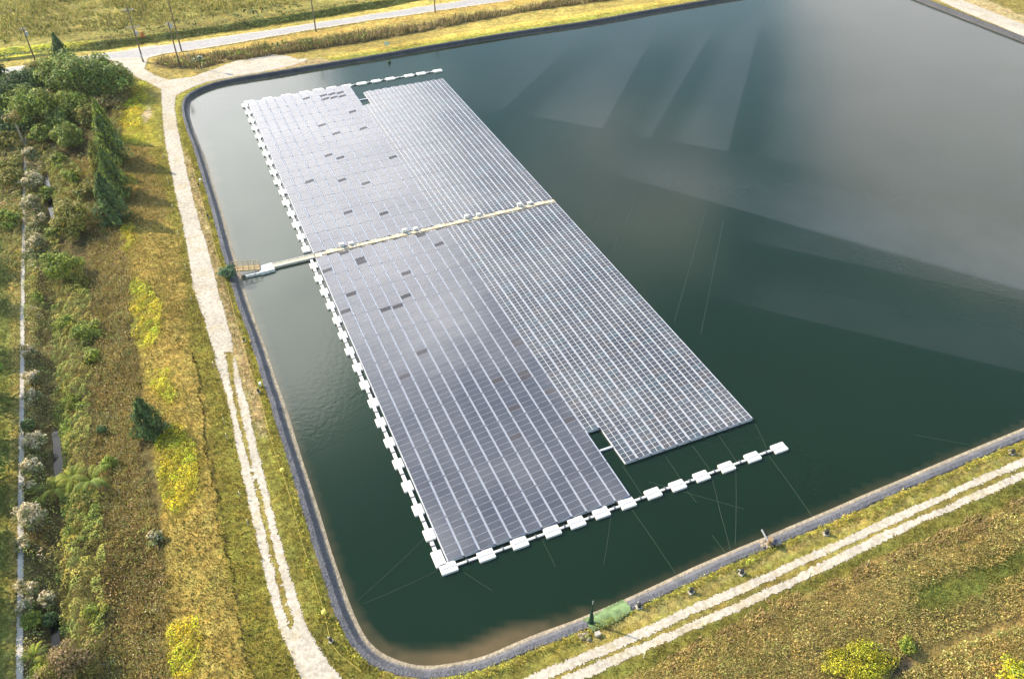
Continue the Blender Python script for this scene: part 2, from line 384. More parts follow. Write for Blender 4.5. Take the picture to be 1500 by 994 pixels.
pts = [Vector((float(a), float(b))) for a, b in Qo] + [Vector((float(a), float(b))) for a, b in zip(gxx[m], gyy[m])]
nb = len(Qo)
vv, ee, ff, _, _, _ = delaunay_2d_cdt(pts, [(i, (i+1) % nb) for i in range(nb)], [], 1, 1e-4)
vx = np.array([v.x for v in vv]); vy = np.array([v.y for v in vv])
ff = np.array([f for f in ff if len(f) == 3])
dep = -wdist(vx, vy)
nearshore = sstep(100, 55, vy)*sstep(-22, -4, vx)
leftshore = sstep(190, 130, vy)*sstep(-5, -20, vx)
far = sstep(120, 180, vy)
kc = at(650, 962); kd = np.exp(-(((vx-kc[0]-3)/9)**2+((vy-kc[1])/8)**2))
width = .20 + 1.0*kd + (fbm(vx, vy, 5, 41)-.5)*.8*(.2+kd) + (vnoise(vx, vy, 1.2, 42)-.5)*.25
sh = sstep(width*2.1+.5, width*.7, dep)*(.34+.45*kd)
deep = np.array([.005,.016,.007]); sand = np.array([.13,.095,.05]); mid = np.array([.05,.055,.035])
wc = deep*(1-sh[:, None]) + sand*sh[:, None]*(1-.6*far[:, None]) + mid*.0
left_pale = (sstep(-4, -26, vx)*sstep(52, 108, vy)*sstep(230, 150, vy)*(.7+.6*fbm(vx, vy, 14, 43)))[:, None]
wc = wc + left_pale*np.array([.040,.046,.038])  # water paler grey-green left of the array, fading towards the near shore
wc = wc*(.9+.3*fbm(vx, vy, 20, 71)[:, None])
wm = mat('pond_water', .06, .5, ior=1.34); n = N(wm)
p = n.pos(); sep = n.node('ShaderNodeSeparateXYZ'); n.link(p, sep.inputs[0]); px, py = sep.outputs[0], sep.outputs[1]
def half(a, b, soft):
    """1 on one side of the line through two surveyed pixels (left of a->b), with a soft edge in metres"""
    A = at(*a); B = at(*b); d = B-A; L = np.linalg.norm(d); nx_, ny_ = -d[1]/L, d[0]/L; c = -(nx_*A[0]+ny_*A[1])
    v = n.math('ADD', n.math('MULTIPLY', px, float(nx_)), n.math('ADD', n.math('MULTIPLY', py, float(ny_)), float(c)))
    return n.rng(v, -soft, soft)
def mul(*a):
    v = a[0]
    for b in a[1:]: v = n.math('MULTIPLY', v, b)
    return v
def inv(v): return n.math('SUBTRACT', 1.0, v)
WATER_BANDS = []
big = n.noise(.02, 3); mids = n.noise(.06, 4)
# cloud reflection painted into the water colour, as grey bands with one crisp edge
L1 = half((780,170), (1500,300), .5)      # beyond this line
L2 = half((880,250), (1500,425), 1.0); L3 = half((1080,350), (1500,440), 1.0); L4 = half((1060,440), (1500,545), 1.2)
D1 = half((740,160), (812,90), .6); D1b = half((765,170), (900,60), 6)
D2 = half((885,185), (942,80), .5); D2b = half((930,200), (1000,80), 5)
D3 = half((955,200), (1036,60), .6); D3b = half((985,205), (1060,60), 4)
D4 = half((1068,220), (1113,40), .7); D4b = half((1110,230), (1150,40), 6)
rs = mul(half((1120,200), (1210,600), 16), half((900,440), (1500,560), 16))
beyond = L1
refl_tint = n.math('MULTIPLY', n.math('MAXIMUM', mul(L1, half((760,60), (700,300), 14)), mul(rs, half((880,250), (1500,425), 1.2))), .17)
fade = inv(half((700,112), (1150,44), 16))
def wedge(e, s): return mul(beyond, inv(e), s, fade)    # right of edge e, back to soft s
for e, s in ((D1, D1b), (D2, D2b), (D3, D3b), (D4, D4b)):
    refl_tint = n.math('SUBTRACT', refl_tint, n.math('MULTIPLY', wedge(e, s), .26))
refl_tint = n.math('ADD', refl_tint, n.math('MULTIPLY', mul(inv(L1), half((780,176), (1500,330), 8)), -.0))
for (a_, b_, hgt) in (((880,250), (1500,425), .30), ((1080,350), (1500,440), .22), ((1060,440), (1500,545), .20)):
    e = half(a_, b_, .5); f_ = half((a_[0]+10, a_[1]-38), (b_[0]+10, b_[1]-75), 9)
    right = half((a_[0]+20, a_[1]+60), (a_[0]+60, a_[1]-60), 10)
    refl_tint = n.math('ADD', refl_tint, n.math('MULTIPLY', mul(e, inv(f_), inv(right)), hgt*.5))
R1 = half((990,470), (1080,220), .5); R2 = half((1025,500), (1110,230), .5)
refl_tint = n.math('ADD', refl_tint, n.math('MULTIPLY', mul(inv(R1), R2, inv(L1), half((1000,520), (1300,560), 12)), .0))
refl_tint = n.math('MAXIMUM', n.math('MULTIPLY', refl_tint, n.rng(mids, .25, .7, .6, 1.2, False)), 0.0)
wcol = n.mix(n.math('MULTIPLY', refl_tint, .8, True), n.attr(), (.12, .135, .150))
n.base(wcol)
b1 = n.node('ShaderNodeTexNoise'); b1.inputs['Scale'].default_value = 1.4; b1.inputs['Detail'].default_value = 4; n.link(p, b1.inputs['Vector'])
n.bump(b1.outputs['Fac'], .012, 1.0)
n.link(n.rng(big, .35, .65, .05, .14), n.b.inputs['Roughness'])
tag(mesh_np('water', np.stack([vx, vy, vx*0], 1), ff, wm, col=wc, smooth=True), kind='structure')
cw = mat('canal_water', .12, .5, (.012,.015,.010), ior=1.25)
cq = resample(CANAL, .5, False); tt = np.gradient(cq, axis=0); tt /= np.linalg.norm(tt, axis=1)[:, None]; cn = np.stack([-tt[:, 1], tt[:, 0]], 1)
wid = .12+.36*vnoise(np.arange(len(cq))*1.0, np.zeros(len(cq)), 4, 3)[:, None]
zc = terrain(cq[:, 0], cq[:, 1]); zc = np.minimum.accumulate(zc[::-1])[::-1]; zc = np.full(len(cq), float(np.median(zc))+.22)
V = np.vstack([np.column_stack([cq-cn*wid*1.4, zc]), np.column_stack([cq+cn*wid*1.4, zc])]); k = len(cq)
POOLS = [np.array([at(*p, -.8) for p in seg]) for seg in ([(66,255),(72,300),(77,335)], [(79,632),(82,665),(84,692)], [(78,905),(78,930),(79,948)])]
wet_ = np.min([segdist(P_, cq[:, 0], cq[:, 1], False) for P_ in POOLS], 0) < 1.2
tag(mesh_np('canal_water', V, [(i, i+1, k+i+1, k+i) for i in range(k-1) if wet_[i]], cw), kind='structure')
# ------------------------------------------------------------------ roads (draped cell sheets with ragged edges)
def sheet(name, polys, holes, m, cell, lift, rag, colf, kind='structure'):
    P = [WP(q) for q in polys]; Hh = [WP(q) for q in holes]
    lo = np.min([q.min(0) for q in P], 0); hi = np.max([q.max(0) for q in P], 0)
    ax = np.arange(lo[0]-1, hi[0]+1, cell); ay = np.arange(lo[1]-1, hi[1]+1, cell)
    cx, cy = np.meshgrid(ax+cell/2, ay+cell/2); sx = cx.ravel(); sy = cy.ravel()
    pre = np.zeros(sx.shape, bool)
    for q in P:
        l, h = q.min(0)-1, q.max(0)+1; pre |= (sx > l[0]) & (sx < h[0]) & (sy > l[1]) & (sy < h[1])
    idx = np.nonzero(pre)[0]; sx = sx[idx]; sy = sy[idx]
    ux = sx + (fbm(sx, sy, 1.1, 5, 3)-.5)*rag + R.normal(0, .16, len(sx))*rag; uy = sy + (fbm(sx, sy, 1.1, 6, 3)-.5)*rag + R.normal(0, .16, len(sx))*rag
    ins = np.zeros(sx.shape, bool)
    for q in P: ins |= pip(q, ux, uy)
    for q in Hh: ins &= ~(pip(q, ux + (fbm(sx, sy, .5, 8, 2)-.5)*rag, uy) & (fbm(sx, sy, 1.2, 29, 3) > .27))
    idx = idx[ins]; w_ = len(ax); r, c = idx//w_, idx % w_
    W1 = w_+1; cor = np.stack([r*W1+c, r*W1+c+1, (r+1)*W1+c+1, (r+1)*W1+c], 1)
    u, inv_ = np.unique(cor, return_inverse=True); F = inv_.reshape(-1, 4)
    vx_ = lo[0]-1 + (u % W1)*cell; vy_ = lo[1]-1 + (u//W1)*cell
    jx = (_hash(u, u*0, 3)-.5)*cell*.5; jy = (_hash(u, u*0, 4)-.5)*cell*.5
    vx_ = vx_+jx; vy_ = vy_+jy
    V = np.stack([vx_, vy_, terrain(vx_, vy_)+lift], 1)
    return tag(mesh_np(name, V, F, m, col=colf(vx_, vy_), smooth=True), kind=kind)
LR_L = [(236,131),(238,165),(240,190),(242.4,210),(249.7,246),(258,288.5),(267.8,330),(277,378),(283,421),(292,448),(300,470),(312,507.6),(318,536.6),(327,560),(339.3,613),(345.4,644.5),(352,680),(362,726),(369.3,762),(379,800),(392,860),(400.5,892),(409,920),(425,958),(442,994),(470,1050)]
LR_R = [(257,141),(255.6,158),(259.8,184.5),(266,215),(271.4,241.4),(279.8,277.6),(292,325),(301.4,353.8),(314.7,404.5),(323.5,440),(332.6,470),(339.8,498),(342,517),(354,560),(366,606),(374.3,644.5),(383.5,680),(394.7,728),(403,762),(413,800),(427,848),(438,884.5),(451,920),(474,958),(501,994),(560,1050)]
junction = [(152,83),(192,72),(230,66),(232,80),(217,86),(211,101),(226.7,110.7),(248,117.3),(280,113.3),(306.7,104),(346.7,89.3),(400,80),(420,82),(436,87),(452,86),(446,90),(430,96),(400,102.5),(352.8,111),(328.7,115.2),(304.5,120),(287.6,126),(270.7,133.3),(257,141),(256,150),(238,150),(236,131),(221,123),(192,109),(170.7,96)]
med_l = [(329,515),(341,515),(344,560),(354.5,613),(369.5,680),(384,728),(399.5,800),(416,860),(430,908),(425,925),(421,909),(407,860),(392,800),(376.6,728),(364.7,680),(347.5,613),(337,560)]
up = [(700,1024),(766,994),(857,955),(979,902),(1070,862),(1150,827),(1234,789),(1300,757),(1380,724),(1440,695.5),(1499,671),(1640,612),(1760,560),(1760,572),(1640,623),(1499,682),(1410,719.5),(1380,734),(1260,789),(1150,839),(1096,865),(1016.7,899),(899,953),(803,994),(740,1024)]
dn_ = [(760,1022),(819,994),(921,949),(1016.7,910),(1150,850),(1272,789),(1321,767),(1380,744),(1431,719.5),(1499,690),(1640,631),(1760,580),(1760,592),(1640,643),(1499,700),(1459,719.5),(1380,753),(1345,767),(1304,789),(1150,863),(1070,899),(963,945),(859,994),(800,1024)]
rm = mat('limestone_gravel', .95, .1); n = N(rm); f = n.noise(2.0, 7, rough=.75); f2 = n.noise(.35, 4)
n.base(n.mix(1.0, n.attr(), n.mix(n.rng(f, .3, .7), (.66,.64,.60), gray(1.16)), 'MULTIPLY')); n.bump(f, .06)
def gravel(x, y):
    c = np.empty((len(x), 3)); c[:] = (.47,.43,.37)
    c = c*(.82+.36*fbm(x, y, 3, 66)[:, None])
    a = sstep(.54, .72, fbm(x, y, 1.5, 67, 4))[:, None]*.5; return c*(1-a) + np.array([.42,.35,.22])*a
sheet('gravel_road', [LR_L+LR_R[::-1], junction, up, dn_, [(346,608),(355,608),(357,620),(349,620)], [(1345,-14),(1372,-14),(1500,36),(1700,110),(1700,136),(1500,54),(1400,18)]], [med_l], rm, .15, .035, .30, gravel)
pm = mat('asphalt', .85, .3); n = N(pm); f = n.noise(1.2, 6, rough=.7)
n.base(n.mix(1.0, n.attr(), n.mix(n.rng(f, .3, .7), gray(.86), gray(1.12)), 'MULTIPLY'))
PV_N = [(-260,122),(-60,108),(16,98.7),(66.7,90.7),(149,78.7),(208,70.7),(266.7,62.7),(400,43.5),(533,22.7),(675,1.3),(800,-20),(1000,-52)]
PV_S = [(-260,136),(-60,120),(16,109),(56,102.7),(149,88),(217,86),(235,80.5),(320,68),(400,54),(464,42.7),(533,32),(637,17),(747,1.5),(850,-13),(1020,-40)]
PVE = WP(PV_N); PVS = WP(PV_S)
def asph(x, y):
    e = np.minimum(segdist(PVE, x, y, False), segdist(PVS, x, y, False)); a = sstep(1.0, .3, e)[:, None]
    return np.array([.33,.32,.32])*(1-a) + np.array([.50,.43,.32])*a
sheet('paved_road', [PV_N+PV_S[::-1]], [], pm, .4, .07, .35, asph)
# concrete service path on the far left
cm = mottled('path_concrete', (.42,.40,.37), .2, .9, .9, .2)
sheet('path', [[(35.5,180),(33,300),(31.5,400),(30,500),(28.5,620),(27,720),(26,850),(24,1010),(23,1080),(33.5,1080),(34,1010),(34.5,850),(35,720),(35.5,620),(36,500),(36.5,400),(37,300),(37.5,180)]], [], cm, .15, .06, .0, lambda x, y: np.tile((.4,.4,.4), (len(x), 1)))
# ------------------------------------------------------------------ sky, sun
SUN_AZ = math.radians(158); SUN_EL = math.radians(34)      # direction towards the sun, counter-clockwise from +X
sd = Vector((math.cos(SUN_AZ)*math.cos(SUN_EL), math.sin(SUN_AZ)*math.cos(SUN_EL), math.sin(SUN_EL)))
ld = bpy.data.lights.new('sun', 'SUN'); ld.energy = 5.0; ld.angle = math.radians(.6); ld.color = (1, .85, .62)
lo = bpy.data.objects.new('sun', ld); C.objects.link(lo); lo.rotation_euler = sd.to_track_quat('Z', 'Y').to_euler(); lo.location = (-60, 60, 200)
wo = bpy.data.worlds.new('World'); bpy.context.scene.world = wo; wo.use_nodes = True
n = N(wo); bg = wo.node_tree.nodes['Background']; bg.inputs['Strength'].default_value = .15
sky = n.node('ShaderNodeTexSky', sky_type='NISHITA'); sky.sun_disc = False; sky.sun_elevation = SUN_EL
sky.sun_rotation = math.atan2(sd.x, sd.y) % (2*PI); sky.dust_density = .3; sky.air_density = 1.5; sky.ozone_density = 2.6
d = n.node('ShaderNodeTexCoord').outputs['Generated']
def ddot(az, el):
    """cosine between the sky direction and (azimuth clockwise from +Y, elevation)"""
    a, e = math.radians(az), math.radians(el)
    q = n.node('ShaderNodeVectorMath', operation='DOT_PRODUCT'); n.link(d, q.inputs[0])
    q.inputs[1].default_value = (math.sin(a)*math.cos(e), math.cos(a)*math.cos(e), math.sin(e)); return q.outputs['Value']
def blob(az, el, r0, r1):
    return n.rng(ddot(az, el), math.cos(math.radians(r1)), math.cos(math.radians(r0)))
sq = n.node('ShaderNodeMapping'); sq.inputs['Scale'].default_value = (1, 1, 2.2); n.link(d, sq.inputs['Vector'])
cn1 = n.noise(2.6, 7, sq.outputs[0], .58); cn2 = n.noise(6.0, 5, sq.outputs[0])
warp = n.math('ADD', cn1, n.math('MULTIPLY', n.math('SUBTRACT', cn2, .5), .25))
cov = n.math('MULTIPLY', blob(-45, 20, 14, 32), .78)
cov = n.math('MAXIMUM', cov, n.math('MULTIPLY', blob(-27, 24, 7, 17), .78))
cov = n.math('MAXIMUM', cov, n.math('MULTIPLY', blob(-43, 54, 4, 12), .45))
cov = n.math('MAXIMUM', cov, n.math('MULTIPLY', blob(-21, 35, 4, 12), .62))
cov = n.math('MAXIMUM', cov, n.math('MULTIPLY', blob(40, 10, 15, 28), .68))
cov = n.math('MAXIMUM', cov, n.math('MULTIPLY', blob(8, 31, 2, 13), .42))
cov = n.math('MAXIMUM', cov, n.math('MULTIPLY', blob(120, 30, 10, 50), .35))
cloud = n.rng(n.math('ADD', warp, cov), .72, 1.12)
glow = n.rng(ddot(-68, 30), .35, 1.0, 0, 1)
cb = n.math('ADD', 8.2, n.math('MULTIPLY', glow, 24.0))
cc = n.node('ShaderNodeVectorMath', operation='SCALE'); cc.inputs[0].default_value = (1.0, .98, .995); n.link(cb, cc.inputs['Scale'])
blue = n.mix(1.0, sky.outputs[0], (1.0,1.03,.98), 'MULTIPLY')
n.link(n.mix(cloud, blue, cc.outputs[0]), bg.inputs['Color'])
sc = bpy.context.scene
sc.view_settings.view_transform = 'Standard'; sc.view_settings.look = 'None'; sc.view_settings.gamma = 1; sc.view_settings.exposure = .70
sc.view_settings.use_curve_mapping = False
sc.cycles.max_bounces = 5; sc.cycles.diffuse_bounces = 2; sc.cycles.glossy_bounces = 3; sc.cycles.transparent_max_bounces = 6
sc.cycles.use_denoising = True; sc.cycles.volume_bounces = 0
# ================================================================== FLOATING SOLAR PLANT
ZP = .35
o2 = at(657, 822)*(H-ZP)/H; AE1 = math.radians(113.4); AE2 = math.radians(23.4)
e1 = Vector((math.cos(AE1), math.sin(AE1), 0)); e2 = Vector((math.cos(AE2), math.sin(AE2), 0)); O = Vector((o2[0], o2[1], 0)); SC = (H-ZP)
def uv(u, v, z=0): return O + e2*u + e1*v + Vector((0, 0, z))
ROW = AE2   # local x across the rows, local y along them
hdpe = mottled('white_hdpe', (.54,.56,.62), .06, 1.5, .45, .4)
white = mottled('white_float', (.70,.69,.66), .05, 2, .5, .4)
frame = mat('panel_frame', .4, .5, (.52,.53,.57)); frame2 = mat('light_panel_frame', .4, .5, (.58,.58,.60))
joint = mat('float_joint', .6, .3, (.10,.11,.13))
def glassmat(name, col, rough, lines=None, spec=.5):
    m = mat(name, rough, spec, col, ior=1.5); n = N(m)
    info = n.node('ShaderNodeObjectInfo'); rv = info.outputs['Random']
    c = n.mix(n.rng(rv, 0, 1, .0, 1, False), col, tuple(min(1, q*1.15) for q in col))
    if lines:
        c = n.mix(n.rng(rv, .78, .86, 0, .5), c, lines[0]); c = n.mix(n.rng(rv, .16, .10, 0, .38), c, lines[1])
    o = n.obj(); s = n.node('ShaderNodeSeparateXYZ'); n.link(o, s.inputs[0])
    wv = n.math('FRACT', n.math('MULTIPLY', s.outputs[1], 6.0)); g = n.rng(n.math('ABSOLUTE', n.math('SUBTRACT', wv, .5)), .43, .5, 0, .35)
    c = n.mix(g, c, (.25,.26,.30)); du = n.rng(n.noise(.07, 4), .35, .7, .0, .16)
    c = n.mix(du, c, (.30,.30,.31)); n.base(c)
    n.b.inputs['Roughness'].default_value = rough; return m
g_wide = glassmat('dark_cell_glass', (.050,.056,.074), .13)
g_small = glassmat('blue_cell_glass', (.040,.047,.062), .2, ((.05,.085,.11), (.085,.072,.068)))
g_weak_refl = glassmat('weak_refl_cell_glass', (.030,.030,.040), .55, None, .2)  # weaker sky reflection of differently tilted panels put into a darker, rougher glass
TILT = math.radians(7.5); PW = 1.65
def panel_mesh(name, L, g, blocks, fr=None):
    b = MB(); ct, st = math.cos(TILT), math.sin(TILT)
    M = Matrix(((ct, 0, -st, 0), (0, 1, 0, 0), (st, 0, ct, .30), (0, 0, 0, 1)))
    b.box(0, PW, -L/2, L/2, 0, .04, 0, M)
    e = .012
    if blocks == 1: rects = [(e, PW-e)]
    else: rects = [(.035, PW/2-.035), (PW/2+.035, PW-.035)]
    for a, c in rects: b.box(a, c, -L/2+e*(1 if blocks == 1 else 1.6), L/2-e*(1 if blocks == 1 else 1.6), .036, .0435, 1, M)
    return b.mesh(name, [fr or frame, g])
PM = {'w': panel_mesh('solar_panel', .958, g_wide, 1), 'd': panel_mesh('solar_panel', .958, g_weak_refl, 1), 's': panel_mesh('solar_panel', .728, g_small, 2, frame2)}
PITCHU = .5755*SC/23
weak_refl_px = [(471,186),(515,167),(492,199),(530,192),(482,232),(498,235),(574,235),(534,273),(455,270),(501,268),(562,318),(508,313),(509,369),(612,345),(640,361),(526,379),(530,387),(481,399),(595,404),(515,431),(594,438),(581,449),(566,457),(509,460),(616,516),(595,556),(752,499),(757,508),(771,549),(781,551),(800,575),(750,600),(729,563),(833,623),(752,641),
           (471,141),(474,146),(487,138),(490,143),(502,135),(505,140),(456,144)]
dull = set()
for (px_, py_) in weak_refl_px:
    q = at(px_, py_, ZP) - o2; u = q[0]*math.cos(AE2)+q[1]*math.sin(AE2); v = q[0]*math.cos(AE1)+q[1]*math.sin(AE1)
    dull.add((int(u//PITCHU), round(v/1.0)))
def raft(ui, v0, npan, pitch, kind, label, group, half_, gapn):
    """one long row of coupled floats carrying a line of panels"""
    t = thing('solar_raft', label, 'solar raft', uv(ui*PITCHU, v0), ROW, group)
    L = npan*pitch; b = MB(); unit = 6 if kind == 'w' else 8; k = 0
    while k < npan:
        m_ = min(unit, npan-k); y0 = k*pitch+.03; y1 = (k+m_)*pitch-.03
        off = (.06 if (k//unit) % 2 else -.0)
        b.box(.03, PITCHU-.31, y0, y1, .02, .24, 0)
        b.box(PITCHU-.29, PITCHU-.05, y0, y1, .02, .40, 0, None, .05)
        k += m_
    for j in range(0, npan//unit+1):
        b.box(PITCHU-.25, PITCHU-.11, j*unit*pitch-.09, j*unit*pitch+.09, .3, .43, 1)
    if ui == 0: b.box(-.10, -.02, 0, L, .05, .38, 0)
    b.build('float_deck', [hdpe, joint], t)
    for j in range(npan):
        v = v0+(j+.5)*pitch; key = 's'
        if kind == 'w': key = 'd' if (ui, round(v-.5)) in dull or (ui, round(v)) in dull and (ui, round(v-.5)) not in dull and False else 'w'
        p = bpy.data.objects.new('solar_panel', PM[key]); C.objects.link(p); p.parent = t
        g_ = j % (3 if kind == 'w' else 4); c = ((0 if kind == 'w' else 0) + (g_-(1 if kind == 'w' else 1.5)))*(-.017)
        p.location = (.03, (j+.5)*pitch + c, 0)
        p.rotation_euler = (R.normal(0, .002), R.normal(0, .002), 0)
        if key == 'd': p['label'] = 'panel whose weaker sky reflection is put into darker glass'
    return t
WALK0, WALK1 = .8345*SC, .8535*SC
fv = 1.698*SC
nearp = WALK0/66; farp = (fv-WALK1)/66
for i in range(12):
    raft(i, 0, 66, nearp, 'w', f'{ORD[i+1]} wide-panel row from the dock side, between the cross walkway and near corner', 'rows of wide dark solar panels', 0, 3)
for i in range(12):
    raft(i, WALK1, 66, farp, 'w', f'{ORD[i+1]} wide-panel row from the dock side, beyond the cross walkway', 'rows of wide dark solar panels', 1, 3)
for i in range(11):
    v0 = (.1464 if i == 0 else .0615)*SC; m_ = 71 if i == 0 else 80
    raft(12+i, v0, m_, (WALK0-v0)/m_, 's', f'{ORD[i+1]} small-panel row from the wide-panel block, near side of the cross walkway', 'rows of small twin-cell solar panels', 0, 4)
for i in range(11):
    v1 = (1.543 if i == 0 else 1.632)*SC; m_ = 71 if i == 0 else 80
    raft(12+i, WALK1, m_, (v1-WALK1)/m_, 's', f'{ORD[i+1]} small-panel row from the wide-panel block, beyond the cross walkway', 'rows of small twin-cell solar panels', 1, 4)
# spacer bars across the two notches
for (v, lab) in ((.103*SC, 'white spacer bar across the dark water notch nearest the near float line'), (1.588*SC, 'white spacer bar across the water notch at the far end of the array')):
    b = MB(); b.box(-.1, PITCHU+.1, -.13, .13, .02, .25, 0, None, .04); b.box(.2, .5, -.2, .2, .0, .12, 1)
    o = b.build('spacer_bar', [hdpe, joint]); o.location = uv(12*PITCHU, v); o.rotation_euler = (0, 0, ROW); tag(o, lab, 'spacer bar', 'spacer bars over the notches')
# ---------------- perimeter pontoons
def pontoon_parts(t, w_, l_, bar, axis_u):
    b = MB(); b.box(-w_/2, w_/2, -l_/2, l_/2, -.1, .30, 0, None, .06)
    if axis_u: b.box(-w_/2+.1, w_/2-.1, -.07, .07, .295, .36, 1)
    for sx in (-1, 1):
        for sy in (-1, 1): b.cyl(sx*(w_/2-.18), sy*(l_/2-.18), .28, .33, .05, 8, 1)
    b.build('float_body', [white, hdpe], t)
    if bar:
        b = MB()
        if axis_u: b.box(w_/2-.02, bar-w_/2+.02, -.13, .13, .05, .26, 0, None, .03); b.box(bar*.5-.1, bar*.5+.1, -.2, .2, .1, .38, 1)
        else: b.box(-.22, .22, l_/2-.02, bar-l_/2+.02, .05, .33, 0, None, .04); b.box(-.26, .26, bar*.5-.1, bar*.5+.1, .1, .38, 1)
        b.build('coupling_bar', [white, joint], t)
def pxuv(x, y, z=.4):
    q = at(x, y, z); q = q - o2; return q[0]*math.cos(AE2)+q[1]*math.sin(AE2), q[0]*math.cos(AE1)+q[1]*math.sin(AE1)
near_px = [(632,780),(614,742),(598,706),(584,673),(571,640),(558,608),(547,587),(536,560),(525.3,536.7),(516.3,515.5),(507.5,496),(499.5,478),(492,460),(484.5,441.5),(476,423),(468,405),(461,387)]
vs = [pxuv(*p)[1] for p in near_px]
vA = vs[0]; vB = WALK0-1.9; stepv = (vB-vA)/15
U0 = -.88
lab = 'white square pontoon along the dock side edge, {} from the near corner'
for i in range(16):
    t = thing('pontoon', lab.format(ORD[i+2]), 'pontoon', uv(U0+R.normal(0, .05), vA+i*stepv), ROW, 'square pontoons along the dock side edge'); pontoon_parts(t, 1.22, 1.6, stepv, False)
for i in range(16):
    v = WALK1+2.0+i*(fv-WALK1-3.2)/15
    t = thing('pontoon', f'white square pontoon along the dock side edge, {ORD[i+1]} beyond the walkway', 'pontoon', uv(U0+R.normal(0, .05), v), ROW, 'square pontoons along the dock side edge')
    pontoon_parts(t, 1.3, 1.7, (fv-WALK1-3.2)/15 if i < 15 else 0, False)
t = thing('pontoon', 'white square pontoon at the near corner, touching the near float line', 'pontoon', uv(U0, .9), ROW, 'square pontoons along the dock side edge'); pontoon_parts(t, 1.25, 2.2, vA-.9+.0, False)
bot = [(657,829.5),(712,811),(761,793),(809,776),(845,763),(881,749),(919,735),(957,720.5),(993,709),(1028,695.5),(1065,682),(1103,667.5),(1142,654)]
bu = [pxuv(*p) for p in bot]
for i, (u, v) in enumerate(bu):
    l = 'white pontoon of the near float line, ' + ('at the corner' if i == 0 else 'outermost, with open water beyond' if i == 12 else f'{ORD[i+1]} from the corner')
    t = thing('pontoon', l, 'pontoon', uv(u, v), ROW, 'oblong pontoons of the near float line'); pontoon_parts(t, 1.95, 1.38, bu[i+1][0]-u if i < 12 else 0, True)
top = [(364.6,148.2),(392,143.5),(419.4,139),(446,134.5),(465.7,130.7),(486,127.8),(508,124.7),(530,121),(550.8,117.5),(571.6,114.2),(599,109.6),(616.7,106.6),(641,102.6)]
tu = [pxuv(*p) for p in top]
for i, (u, v) in enumerate(tu):
    l = 'white pontoon of the far float line, ' + ('at the far corner' if i == 0 else 'outermost, with open water beyond' if i == 12 else f'{ORD[i+1]} from the corner')
    t = thing('pontoon', l, 'pontoon', uv(u, v), ROW, 'oblong pontoons of the far float line'); pontoon_parts(t, 2.2, 1.3, tu[i+1][0]-u if i < 12 else 0, True)
# ---------------- cross walkway, combiner boxes, access walkway, platform, gangway
beige = mottled('beige_deck', (.50,.43,.32), .12, 1.2, .7, .3)
wood = mottled('timber', (.50,.37,.20), .25, 3, .8, .2)
dkm = mat('dark_plastic', .5, .4, (.02,.022,.025))
steel = mottled('galvanised', (.42,.44,.46), .15, 5, .45, .5)
vm = (WALK0+WALK1)/2; cwk = thing('cross_walkway', 'long beige floating walkway crossing the solar array between its two halves', 'walkway', uv(0, vm, 0), ROW)
nseg = 23
for j in range(nseg):
    b = MB(); yo = .10*(1 if j % 2 else -1) + R.normal(0, .03); b.box(j*PITCHU+.02, (j+1)*PITCHU-.02, -.62+yo, .62+yo, .05, .46, 0, None, .05)
    b.box(j*PITCHU+.9, j*PITCHU+1.08, -.64+yo, .64+yo, .44, .475, 1); b.build('deck_segment', [beige, white], cwk)
b = MB(); b.tube([(1, -.5, .52), (20, -.42, .53), (45, -.5, .52)], .045, 6); b.build('cable', [dkm], cwk)
for k, (bx, by) in enumerate([(502.5,362.7),(515,357.5),(594,340),(611,338),(685,318.5),(703,316),(762,300.5),(778.5,299)]):
    u, v = pxuv(bx, by, .9); pair = ['dock side', 'second', 'third', 'outermost'][k//2]; wh = 'left box' if k % 2 == 0 else 'right box'
    t = thing('combiner_box', f'white electrical box on the cross walkway, {"taller" if k % 2 == 0 else "lower, ribbed"} one of the {pair} pair', 'electrical box', uv(u, vm+.75, .35), ROW, 'electrical boxes on the cross walkway')
    hh = .75 if k % 2 == 0 else .5
    b = MB(); b.box(-.38, .38, -.2, .2, .12, hh, 0, None, .04); b.build('cabinet', white, t)
    b = MB(); b.box(-.42, .42, -.25, .23, hh, hh+.05, 0, Matrix.Rotation(.06, 4, 'X')); b.build('lid', white, t)
    b = MB(); [b.box(x_-.04, x_+.04, -.2, .2, -.1, .13) for x_ in (-.3, .3)]; b.build('stand', steel, t)
a0, a1 = at(399, 389, .4), at(461, 374.3, .4); ang = math.atan2(*(a1-a0)[::-1]); L = np.linalg.norm(a1-a0)
t = thing('access_walkway', 'narrow beige floating walkway leading from the white platform to the array', 'walkway', (a0[0], a0[1], 0), ang)
for j in range(5):
    b = MB(); b.box(j*L/5+.02, (j+1)*L/5-.02, -.48, .48, -.05, .42, 0, None, .06); b.build('deck_segment', beige, t)
for s in (-1, 1):
    b = MB(); b.box(.1, L-.1, s*.5-.04, s*.5+.04, .30, .50, 0); b.build('edge_beam', white, t)
p0, p1 = at(379.5, 395.5, .4), at(400.5, 389.5, .4); pa = math.atan2(*(p1-p0)[::-1]); PL = np.linalg.norm(p1-p0)
t = thing('float_platform', 'broad white floating platform at the end of the timber gangway', 'platform', (p0[0], p0[1], 0), pa)
for j in range(3):
    b = MB(); b.box(j*PL/3+.02, (j+1)*PL/3-.02, -1.05, 1.05, -.1, .5, 0, None, .07); b.build('float_block', white, t)
q0, q1 = at(359.5, 403.6, .3), at(391, 396.8, .3); qa = math.atan2(*(q1-q0)[::-1]); QL = np.linalg.norm(q1-q0)
t = thing('side_float', 'slim white float lying in the water alongside the timber gangway', 'float', (q0[0], q0[1], 0), qa)
b = MB(); b.box(0, QL, -.28, .28, -.1, .38, 0, None, .08); b.build('float_body', white, t)
